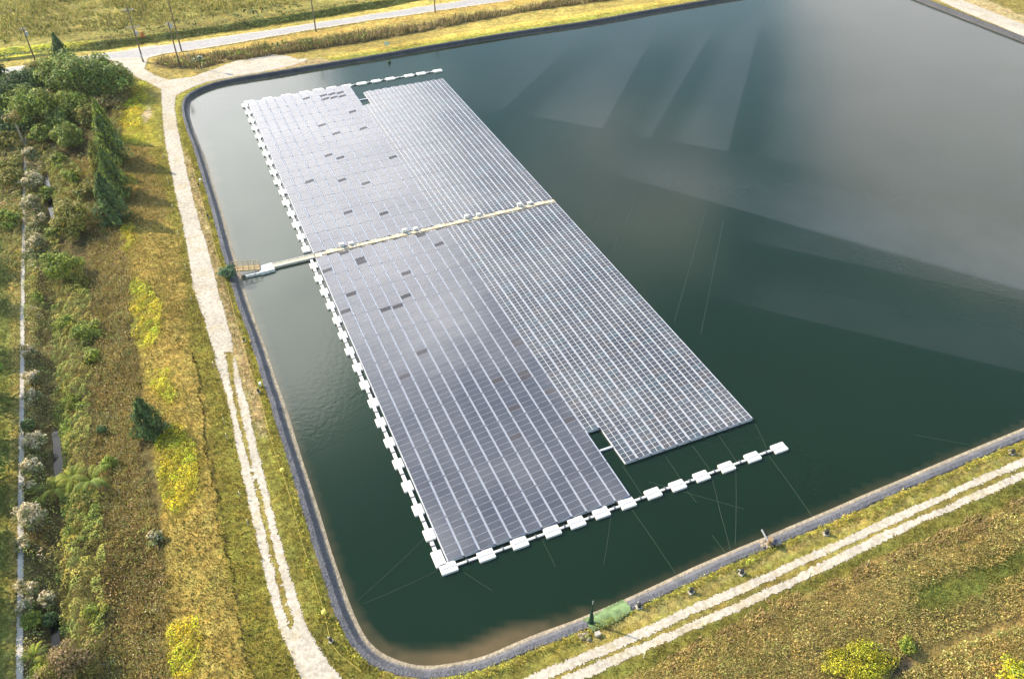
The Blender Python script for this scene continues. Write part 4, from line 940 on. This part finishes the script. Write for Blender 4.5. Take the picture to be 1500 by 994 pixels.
grs = [(.25,.21,.05,3),(.17,.17,.035,3),(.33,.25,.08,2),(.12,.13,.03,1)]; dryp = [(.41,.32,.095,3),(.33,.26,.08,3),(.48,.38,.12,2),(.26,.23,.06,2)]
limep = [(.36,.36,.04,3),(.45,.42,.05,2),(.24,.26,.04,2)]
slope = [(178,210),(240,215),(258,288),(277,378),(292,440),(318,536),(345,644),(362,726),(380,810),(409,920),(450,1010),(245,1010),(240,800),(226,640),(205,530),(190,400)]
rimL = [(262,158),(270,185),(283,220),(303,278),(323,353),(345,414),(352,440),(372,518),(398,605),(423,680),(454,789),(482,887),(508,932),(545,971),(583,994),(540,1010),(500,994),(451,920),(427,848),(403,762),(383,680),(353,560),(324,440),(280,278)]
hedgeL = [(270,170),(283,222),(303,278),(323,353),(345,414),(352,440),(372,518),(398,605),(423,680),(440,735),(454,789),(482,887),(508,932),(545,971),(583,994),(620,1003),(610,1012),(560,1004),(530,985),(488,940),(462,887),(434,789),(417,735),(402,680),(383,605),(361,518),(343,440),(334,414),(315,353),(294,278),(272,222),(262,180)]
hedgeR = [(583,994),(666,992),(717,977),(765,958),(857,921),(923,889),(1043,838),(1115,803),(1200,771),(1285,739),(1380,697),(1499,645),(1600,602),(1600,612),(1499,656),(1380,708),(1285,750),(1200,783),(1115,817),(1043,852),(923,903),(857,938),(765,976),(717,994),(640,1012)]
lush = lambda x, y: offr(x, y) & (fbm(x, y, 3.2, 44, 2) > .37)
stuff('dry_grass', [blades(slope, 26, .30, .11, dryp+grs, 41, .5, offr), blades(rimL, 26, .22, .09, grs, 42, .5, offr),
    blades([(380,1000),(451,925),(583,996),(700,1010),(700,1030),(400,1060)], 20, .2, .1, grs, 43, .5, offr)], 'sun-dried grass on the slopes beside the gravel road', 'grass')
stuff('rut_grass', [blades([(280,517),(293,570),(300,640),(308,700),(317,750),(330,815),(345,880),(356,940),(370,994),(373,994),(359,940),(348,880),(333,815),(320,750),(311,700),(303,640),(296,570),(283,517)], 60, .30, .12, [(.06,.05,.02,1),(.09,.08,.03,1)], 45, .3, offr)], 'dark line of uncut grass along the old rut on the slope', 'grass')
stuff('bank_weeds', [carpet(hedgeL, 34, .18, .75, 1.3, limep+[(.35,.27,.06,2)], 51, .5, keep=lush), carpet(hedgeR, 34, .18, .7, 1.3, limep+[(.35,.27,.08,1)], 53, .5, keep=lush),
    blades(hedgeL, 45, .34, .09, limep+dryp, 54, .4, offr), blades(hedgeR, 40, .34, .09, limep+dryp, 55, .4, offr)], 'lush yellow-green weeds fringing the top edge of the liner', 'weeds')
fieldR = [(880,1030),(930,985),(1010,950),(1100,905),(1180,868),(1260,835),(1330,805),(1420,770),(1499,735),(1580,700),(1640,1010),(1500,1060),(1000,1060)]
patchG = WP([(1330,850),(1400,835),(1500,790),(1560,760),(1560,820),(1440,880),(1370,905),(1330,900)])
ditchp = WP([(1250,1010),(1320,965),(1400,930),(1499,900),(1560,880),(1560,892),(1499,914),(1400,945),(1325,985),(1270,1015)])
notg = lambda x, y: offr(x, y) & ~(pip(patchG, x, y) & (fbm(x, y, 3, 2, 3)+.9*sstep(0, 3, segdist(patchG, x, y)) > .75)) & ~pip(ditchp, x, y)
heath = [(.38,.29,.10,3),(.48,.37,.13,3),(.29,.235,.08,2),(.34,.32,.07,3),(.58,.45,.19,1)]
stuff('heath_scrub', [blades(fieldR, 95, .24, .08, heath, 61, 1.0, notg), carpet(fieldR, 26, .17, .5, 1.5, heath, 62, .7, keep=notg), carpet(fieldR, 16, .17, .5, 1.5, gr_olive, 62, .6, keep=lambda x, y: notg(x, y) & (fbm(x, y, 7, 99, 3) > .55)),
    carpet([(1360,920),(1440,880),(1520,850),(1560,900),(1520,1010),(1300,1010)], 14, .24, .6, 2.0, dryp+heath, 63, .6, keep=notg),
    blades([(980,955),(1100,895),(1260,826),(1420,762),(1499,727),(1499,745),(1420,785),(1260,850),(1100,920),(980,985)], 30, .5, .12, [(.42,.30,.14,3),(.34,.25,.11,2)], 64, .4, notg, .42)],
   'brown rough scrub in the field outside the near road', 'scrub')
verge = [(820,1015),(963,945),(1070,899),(1150,863),(1234,822),(1304,789),(1380,753),(1499,700),(1600,655),(1600,690),(1499,735),(1420,770),(1330,805),(1260,835),(1180,868),(1100,905),(1010,950),(930,985),(880,1030)]
stuff('green_grass', [blades(verge, 28, .2, .10, [(.14,.15,.035,3),(.20,.19,.04,2),(.10,.12,.03,1)], 71, .5, offr), blades([(1330,850),(1400,835),(1500,790),(1560,760),(1560,820),(1440,880),(1370,905),(1330,900)], 28, .2, .1, [(.15,.17,.04,3),(.21,.20,.045,2)], 72, .5, offr),
    blades([(-60,300),(26,300),(28,500),(24,700),(20,1010),(-60,1010)], 14, .25, .12, [(.13,.15,.035,3),(.20,.19,.05,1)], 73, .5, offr), carpet([(20,300),(34,300),(32,500),(28,700),(24,1010),(14,1010),(18,700),(22,500)], 16, .24, .3, 1.3, limep+tan_, 74, .5, keep=offr)],
   'short green grass along the near road and beside the concrete path', 'grass')
north = lambda x, y: offroad(x, y) & (wdist(x, y) > 2)
stuff('reeds', [blades([(226,92),(240,87),(300,80),(400,68),(470,57),(533,49),(640,33),(760,13),(880,-8),(900,0),(760,19),(640,42),(540,60),(430,77),(380,84),(330,91),(290,100),(250,99)], 12, 1.1, .30, [(.34,.26,.13,3),(.25,.19,.09,2),(.24,.23,.07,2),(.44,.36,.20,1)], 81, .25, north, .2, 5),
    carpet([(226,92),(300,86),(400,70),(533,52),(540,60),(430,77),(330,91),(290,101),(235,99)], 2.5, .7, 1.6, 5, gr_olive+gr_mid, 82, .5, keep=lambda x, y: north(x, y) & (fbm(x, y, 9, 3, 2) > .5))],
   'brown reeds and weeds in the strip between the paved road and the pond', 'reeds')
stuff('roadside_hedge', [carpet([(-60,90),(16,81),(66,75),(149,65),(208,59),(266,51),(400,31),(533,9),(640,-8),(640,-2),(533,16),(400,38),(266,57),(208,66),(149,73),(66,82),(16,88),(-60,97)], 7, .5, 1.1, 4, [(.12,.15,.035,3),(.17,.19,.04,2)], 91, .5, keep=north),
    carpet([(-60,74),(16,66),(66,60),(149,51),(208,46),(266,39),(400,18),(533,-3),(533,4),(400,25),(266,46),(208,53),(149,59),(66,68),(16,75),(-60,83)], 1.8, .8, 2.0, 5, [(.10,.13,.035,3),(.16,.18,.05,2),(.055,.075,.025,2)], 92, .5, keep=lambda x, y: north(x, y) & (fbm(x, y, 8, 7, 2) > .40))],
   'low ragged hedge and weeds along the ditch beyond the paved road', 'hedge')
stuff('marsh_grass', [blades(np.array([at(*q) for q in [(-80,-60),(-80,80),(60,58),(208,42),(400,14),(560,-14),(640,-40),(560,-60)]]), 2.4, .9, .4, [(.26,.25,.06,3),(.33,.29,.08,3),(.20,.22,.055,2),(.31,.24,.10,1)], 95, .4, north, .2, 7)],
   'tall marsh grass covering the field beyond the paved road', 'grass')
# ================================================================== POSTS, POLES, SMALL THINGS
polem = mottled('weathered_pole', (.17,.135,.10), .25, 3, .9, .1); palem = mottled('pale_pole', (.42,.39,.34), .15, 3, .8, .2); ceram = mat('insulator', .3, .5, (.55,.55,.55))
def utility_pole(x, y, h, arms, label, can=False, m_=polem, lean=0):
    p = G(x, y); t = thing('utility_pole', label, 'utility pole', p, 0, 'utility poles along the paved road'); t.rotation_euler = (lean, 0, .32)
    b = MB(); b.tube([(0, 0, -.3), (0, 0, h)], .20, 8, 0, .12); b.build('pole', m_, t)
    for (az, L_) in arms:
        b = MB(); b.box(-L_/2, L_/2, -.07, .07, az-.07, az+.09); b.tube([(-L_*.3, 0, az), (0, 0, az-.7)], .03, 5); b.tube([(L_*.3, 0, az), (0, 0, az-.7)], .03, 5)
        a = b.build('crossarm', palem, t)
        for s in (-.46, -.2, .2, .46):
            b = MB(); b.cyl(s*L_, 0, az+.08, az+.38, .07, 8, 0, .04); b.build('insulator', ceram, a)
    if can: b = MB(); b.cyl(.38, 0, can-.9, can, .30, 12); b.cyl(.38, 0, can, can+.1, .2, 10); b.build('transformer', steel, t)
    return t
tall = utility_pole(210, 91, 13.3, [(12.6, 2.6), (8.6, 2.8)], 'tallest utility pole with two crossarms at the gravel junction', 7.6)
b = MB(); [b.tube([(s*1.2, 0, 12.6), (s*1.25, 0, 8.7)], .02, 4) for s in (-1, 1)]; b.build('drop_wire', dkm, tall)
b = MB(); b.box(-.22, .22, -.42, -.18, .9, 1.9); b.build('meter_box', steel, tall)
utility_pole(266, 75, 12.2, [], 'bare utility pole with a pale cap beside the paved road, right of the junction', m_=polem)
utility_pole(263.5, 97, 10.6, [(10.2, 1.2)], 'utility pole with a grey transformer standing in the reeds', 10.1)
utility_pole(57, 103, 10.4, [(9.9, 1.4)], 'utility pole at the upper left, rising from the roadside bushes', 9.2)
utility_pole(463, 47, 12, [(11.4, 2.2)], 'utility pole beside the paved road above the far float line')
utility_pole(637.5, 19, 12, [(11.4, 2.2)], 'easternmost utility pole, at the top edge beside the paved road')
# small culvert unit among the reeds
p = G(290, 92); t = thing('pump_unit', 'small dark pump unit with a white pipe among the roadside reeds', 'pump', p, .3)
b = MB(); b.box(-1.3, .9, -.5, .5, 0, 1.1, 0, None, .12); b.build('housing', mat('pump_blue', .5, .4, (.06,.08,.11)), t)
b = MB(); b.cyl(1.2, 0, 0, 1.5, .16, 8); b.tube([(1.2, 0, 1.4), (.6, 0, 1.6), (0, 0, 1.1)], .13, 8); b.build('pipe', white, t)
p = G(280, 96); t = thing('signal_post', 'thin pale post with a short arm left of the pump unit', 'post', p, .3)
b = MB(); b.cyl(0, 0, 0, 3.0, .07, 6); b.build('post', palem, t); b = MB(); b.box(-.45, .45, -.04, .04, 2.85, 2.97); b.box(-.45, -.2, -.08, .08, 2.75, 3.0); b.build('arm', palem, t)
p = G(211, 60); t = thing('marker_cone', 'orange marker behind the tallest pole on the ditch bank', 'marker', p)
b = MB(); b.cyl(0, 0, .1, 1.3, .55, 12, 0, .2); b.box(-.6, .6, -.6, .6, 0, .12); b.build('cone', mat('orange', .6, .3, (.55,.15,.04)), t)
# far bank sign, buoy and green mats
p = G(567, 70); t = thing('bank_sign', 'small pale sign on the grass of the far bank', 'sign', p, 0)
b = MB(); b.cyl(-.35, 0, 0, 1.2, .05, 6); b.cyl(.35, 0, 0, 1.2, .05, 6); b.build('post', steel, t); b = MB(); b.box(-.6, .6, -.03, .03, .7, 1.5, 0, None, .015); b.build('board', mat('sign_green', .5, .4, (.45,.60,.50)), t)
q = at(570, 91, .2); t = thing('buoy', 'dark green buoy floating near the far bank', 'buoy', (q[0], q[1], 0), 0)
b = MB(); b.cyl(0, 0, -.2, .5, .42, 12, 0, .36); b.build('float', mat('buoy_green', .5, .4, (.03,.07,.035)), t); b = MB(); b.cyl(0, 0, .48, 1.3, .10, 8); b.build('mast', dkm, t)
grn = mottled('green_mesh', (.13,.195,.09), .35, 1.0, .9, .1)
def mat_sheet(poly, label, name='green_mat'):
    P = WP(poly); lo_, hi_ = P.min(0), P.max(0); cell = .22; ax_ = np.arange(lo_[0], hi_[0], cell); ay_ = np.arange(lo_[1], hi_[1], cell); V = []; F = []; ids = {}
    for i_, a in enumerate(ax_):
        cc_ = pip(P, np.full(len(ay_), a+cell/2), ay_+cell/2)
        for j_ in np.nonzero(cc_)[0]:
            f_ = []
            for (di, dj) in ((0,0),(1,0),(1,1),(0,1)):
                kk = (i_+di, j_+dj)
                if kk not in ids: ids[kk] = len(V); V.append((lo_[0]+kk[0]*cell, lo_[1]+kk[1]*cell, 0))
                f_.append(ids[kk])
            F.append(f_)
    V = np.array(V); d_ = wdist(V[:, 0], V[:, 1]); z_ = terrain(V[:, 0], V[:, 1])
    V[:, 2] = np.maximum(z_, .03)+.13+.05*vnoise(V[:, 0], V[:, 1], .8, 3)
    o = mesh_np(name, V, F, grn, smooth=True); return tag(o, label, 'mat')
mat_sheet([(854,907),(914,878.5),(926,896),(900,912),(867,925)], 'green mesh mat laid over the liner of the near bank')
mat_sheet([(511,95),(540,89),(545,83),(520,87)], 'dark green mat on the waterline of the far bank')
p = G(865, 912); t = thing('wrapped_post', 'slender dark green wrapped post standing at the left end of the green mat', 'post', p)
b = MB(); b.tube([(0, 0, -.1), (.05, 0, 1.0), (0, 0, 1.9), (0, 0, 3.6)], .34, 8, 0, .06); b.build('cover', mottled('dark_green_cloth', (.02,.05,.03), .3, 4, .8, .2), t); b = MB(); b.cyl(0, 0, 3.4, 4.2, .04, 6); b.build('pole', steel, t)
p = G(875, 930); t = thing('valve_box', 'small pale box beside the dark wrapped post on the near bank', 'box', p, .4)
b = MB(); b.box(-.28, .28, -.2, .2, 0, .4, 0, None, .05); b.build('body', palem, t); b = MB(); b.box(-.31, .31, -.23, .23, .4, .46); b.build('lid', palem, t)
rock = mottled('rock', (.23,.20,.16), .35, 4, .9, .2)
for i, (x_, y_, s_) in enumerate([(858,931,.55),(853,934,.4),(862,936,.35),(850,929,.3)]):
    p = G(x_, y_); b = MB(); b.cyl(0, 0, -.1, s_*.7, s_, 7, 0, s_*.55); o = b.build('boulder', rock); o.location = p; o.rotation_euler = (R.normal(0, .2), R.normal(0, .2), R.random()*6)
    tag(o, ['largest grey boulder','second largest boulder','lowest small boulder','smallest, leftmost boulder'][i]+' of the pile at the foot of the wrapped post', 'boulder', 'boulders by the wrapped post')
# outlet with rubble on the near bank
p = G(1124, 797); t = thing('intake_pipe', 'grey intake pipe sloping out of the water over rubble on the near bank', 'pipe', p, 0)
A = at(1116, 776, .1); b = MB(); b.tube([(A[0]-p.x, A[1]-p.y, .12-p.z), (0, 0, .55), (.35, -.3, .6)], .12, 8); b.build('pipe', mat('dull_pipe', .6, .4, (.17,.18,.19)), t)
b = MB(); b.cyl(.1, -.15, 0, 1.2, .3, 10, 0, .24); b.cyl(.1, -.15, 1.15, 1.28, .34, 10); b.build('valve', mottled('rusty', (.25,.17,.10), .3, 5, .8, .3), t)
for i, (x_, y_, s_) in enumerate([(1119,795,.5),(1126,799,.55),(1123,790,.4),(1130,796,.45),(1118,800,.35)]):
    p = G(x_, y_); b = MB(); b.cyl(0, 0, -.15, s_*.8, s_, 7, 0, s_*.5); o = b.build('boulder', rock); o.location = p; o.rotation_euler = (R.normal(0, .25), R.normal(0, .25), R.random()*6)
    tag(o, ['leftmost boulder','largest boulder','boulder nearest the water','rightmost boulder','lowest boulder'][i]+' of the rubble round the intake pipe', 'boulder', 'rubble round the intake pipe')
p = G(1137, 796); t = thing('cable_coil', 'dark blue hose coil lying on the liner right of the intake pipe', 'hose', p)
b = MB(); b.tube([(math.cos(a*.6)*(.12+.012*a), math.sin(a*.6)*(.12+.012*a), .10+.008*a) for a in range(34)], .07, 6); b.build('coil', mat('blue_hose', .5, .4, (.05,.07,.12)), t)
conc = mottled('concrete', (.40,.37,.32), .2, 4, .9, .2)
def anchor(x, y, label, s=.5):
    p = G(x, y); t = thing('anchor_block', label, 'anchor', p, R.random(), 'mooring anchors on the bank')
    b = MB(); b.box(-s, s, -s*.8, s*.8, -.05, .16, 0, None, .05); b.build('footing', conc, t)
    b = MB(); b.box(-s*.55, s*.55, -s*.5, s*.5, .15, .75, 0, None, .05); b.build('housing', dkm, t)
    b = MB(); b.tube([(0, .2, .5), (0, .45, .4), (0, .5, .05)], .04, 6); b.build('shackle', steel, t)
for a in [(1012,867,'dark mooring anchor on a pale footing, near bank right of the green mat'),(1086,840,'dark mooring anchor in weeds, near bank between footing anchor and intake pipe'),(1210,782,'dark mooring anchor on the near bank below the outermost float pontoon'),(1482,664,'dark mooring anchor near the right edge of the picture'),
          (291,273,'small dark mooring anchor on the left bank, farthest one'),(305,319,'small dark mooring anchor on the left bank above the gangway'),(358,500,'small dark mooring anchor on the left bank below the gangway'),(379,575,'small dark mooring anchor beside the white marker on the left bank'),(485,939,'dark mooring anchor in the weeds of the near corner'),(936,889,'mooring anchor in weeds just right of the green mat')]:
    anchor(*a, s=.34 if a[0] > 900 else .25)
# boundary rope with markers along the left bank
rp = [(274,215),(282,245),(293,285),(306,330),(318,375),(330,408),(338,440),(350,486),(362,528),(374,565),(383,590),(393,630),(405,672),(414,694),(424,725),(434,763),(444,800),(456,835),(467,870),(476,900),(481,925),(486,945),(500,962),(530,985)]
rpt = [G(*q)+Vector((0, 0, .30)) for q in rp]
t = thing('boundary_rope', 'thin yellow rope fence along the grassy top of the left bank', 'rope', rpt[0])
b = MB(); b.tube([p_-rpt[0] for p_ in rpt], .022, 5); b.build('rope', mat('yellow_rope', .7, .2, (.50,.40,.10)), t)
for p_ in rpt[::2]:
    b = MB(); q = p_-rpt[0]; b.cyl(q.x, q.y, q.z-.5, q.z+.12, .04, 6); b.build('stake', wood, t)
ball = bpy.data.meshes.new('ball')
def ballm(r, m_, parent, zc=0):
    import bmesh
    bm = bmesh.new(); bmesh.ops.create_uvsphere(bm, u_segments=12, v_segments=8, radius=r); me = bpy.data.meshes.new('float_ball'); bm.to_mesh(me); bm.free(); me.materials.append(m_)
    for f_ in me.polygons: f_.use_smooth = True
    o = link(bpy.data.objects.new('float_ball', me), parent); o.location = (0, 0, zc); return o
yb = mat('yellow_ball', .4, .5, (.75,.62,.10))
for (x_, y_, l) in ((476,902,'bright yellow ball marker on the rope near the bottom corner'),(415,694,'yellow ball marker on the rope halfway down the left bank')):
    t = thing('ball_marker', l, 'marker', G(x_, y_)); ballm(.30, yb, t, .75); b = MB(); b.cyl(0, 0, 0, .55, .05, 6); b.build('post', wood, t)
for (x_, y_, l) in ((382,566,'small white box marker in the weeds of the left bank below the gangway'),(294,267,'small white box marker near the farthest left bank anchor')):
    t = thing('box_marker', l, 'marker', G(x_, y_), .3); b = MB(); b.box(-.16, .16, -.22, .22, .25, .75, 0, None, .04); b.build('box', white, t); b = MB(); b.cyl(0, 0, 0, .3, .05, 6); b.build('post', wood, t)
# stakes along the roads
stk = [((230,109),'leftmost'),((243,111.5),'second from left'),((252,114),'middle'),((288,106),'fourth from left'),((297,101),'rightmost')]
def stake(x_, y_, l, g):
    t = thing('marker_stake', l, 'stake', G(x_, y_), R.random()*3, g); b = MB(); b.box(-.05, .05, -.03, .03, -.1, 1.05); b.build('post', palem, t); b = MB(); b.box(-.07, .07, -.035, .035, .8, 1.12); b.build('cap', mat('stake_cap', .6, .3, (.75,.66,.30)), t)
for (q, l) in stk: stake(*q, f'pale stake on the grass triangle at the junction, {l} of its line', 'stakes on the junction triangle')
lstk = [(237,190),(236,205),(241,232),(247,268),(254,307),(262,345),(273,395),(281,440),(314,538),(329,620),(333,643),(352,728),(364,769)]
for i, (x_, y_) in enumerate(lstk): stake(x_, y_, f'pale stake on the slope side of the left road, {ORD[i+1]} down from the junction', 'stakes along the left road')
for (x_, y_, l) in ((943,963,'pale stake in the grass outside the near road, lower left of the pair'),(1028,921,'pale stake in the grass outside the near road, level with the first bank anchor'),(1185,846,'pale stake outside the near road below the intake pipe'),(1269,829,'bright yellow stake at the edge of the brown scrub')): stake(x_, y_, l, 'stakes along the near road')
# ================================================================== AIR
hz = MB(); hz.box(-700, 700, -120, 900, -8, 84); hzm = bpy.data.materials.new('haze_air'); hzm.use_nodes = True
nt = hzm.node_tree; nt.nodes.remove(nt.nodes['Principled BSDF']); pv = nt.nodes.new('ShaderNodeVolumePrincipled'); pv.inputs['Color'].default_value = (.95,.96,1,1); pv.inputs['Density'].default_value = .00006; pv.inputs['Anisotropy'].default_value = .3
nt.links.new(pv.outputs[0], [q for q in nt.nodes if q.type == 'OUTPUT_MATERIAL'][0].inputs['Volume'])
tag(hz.build('haze', hzm), kind='stuff')
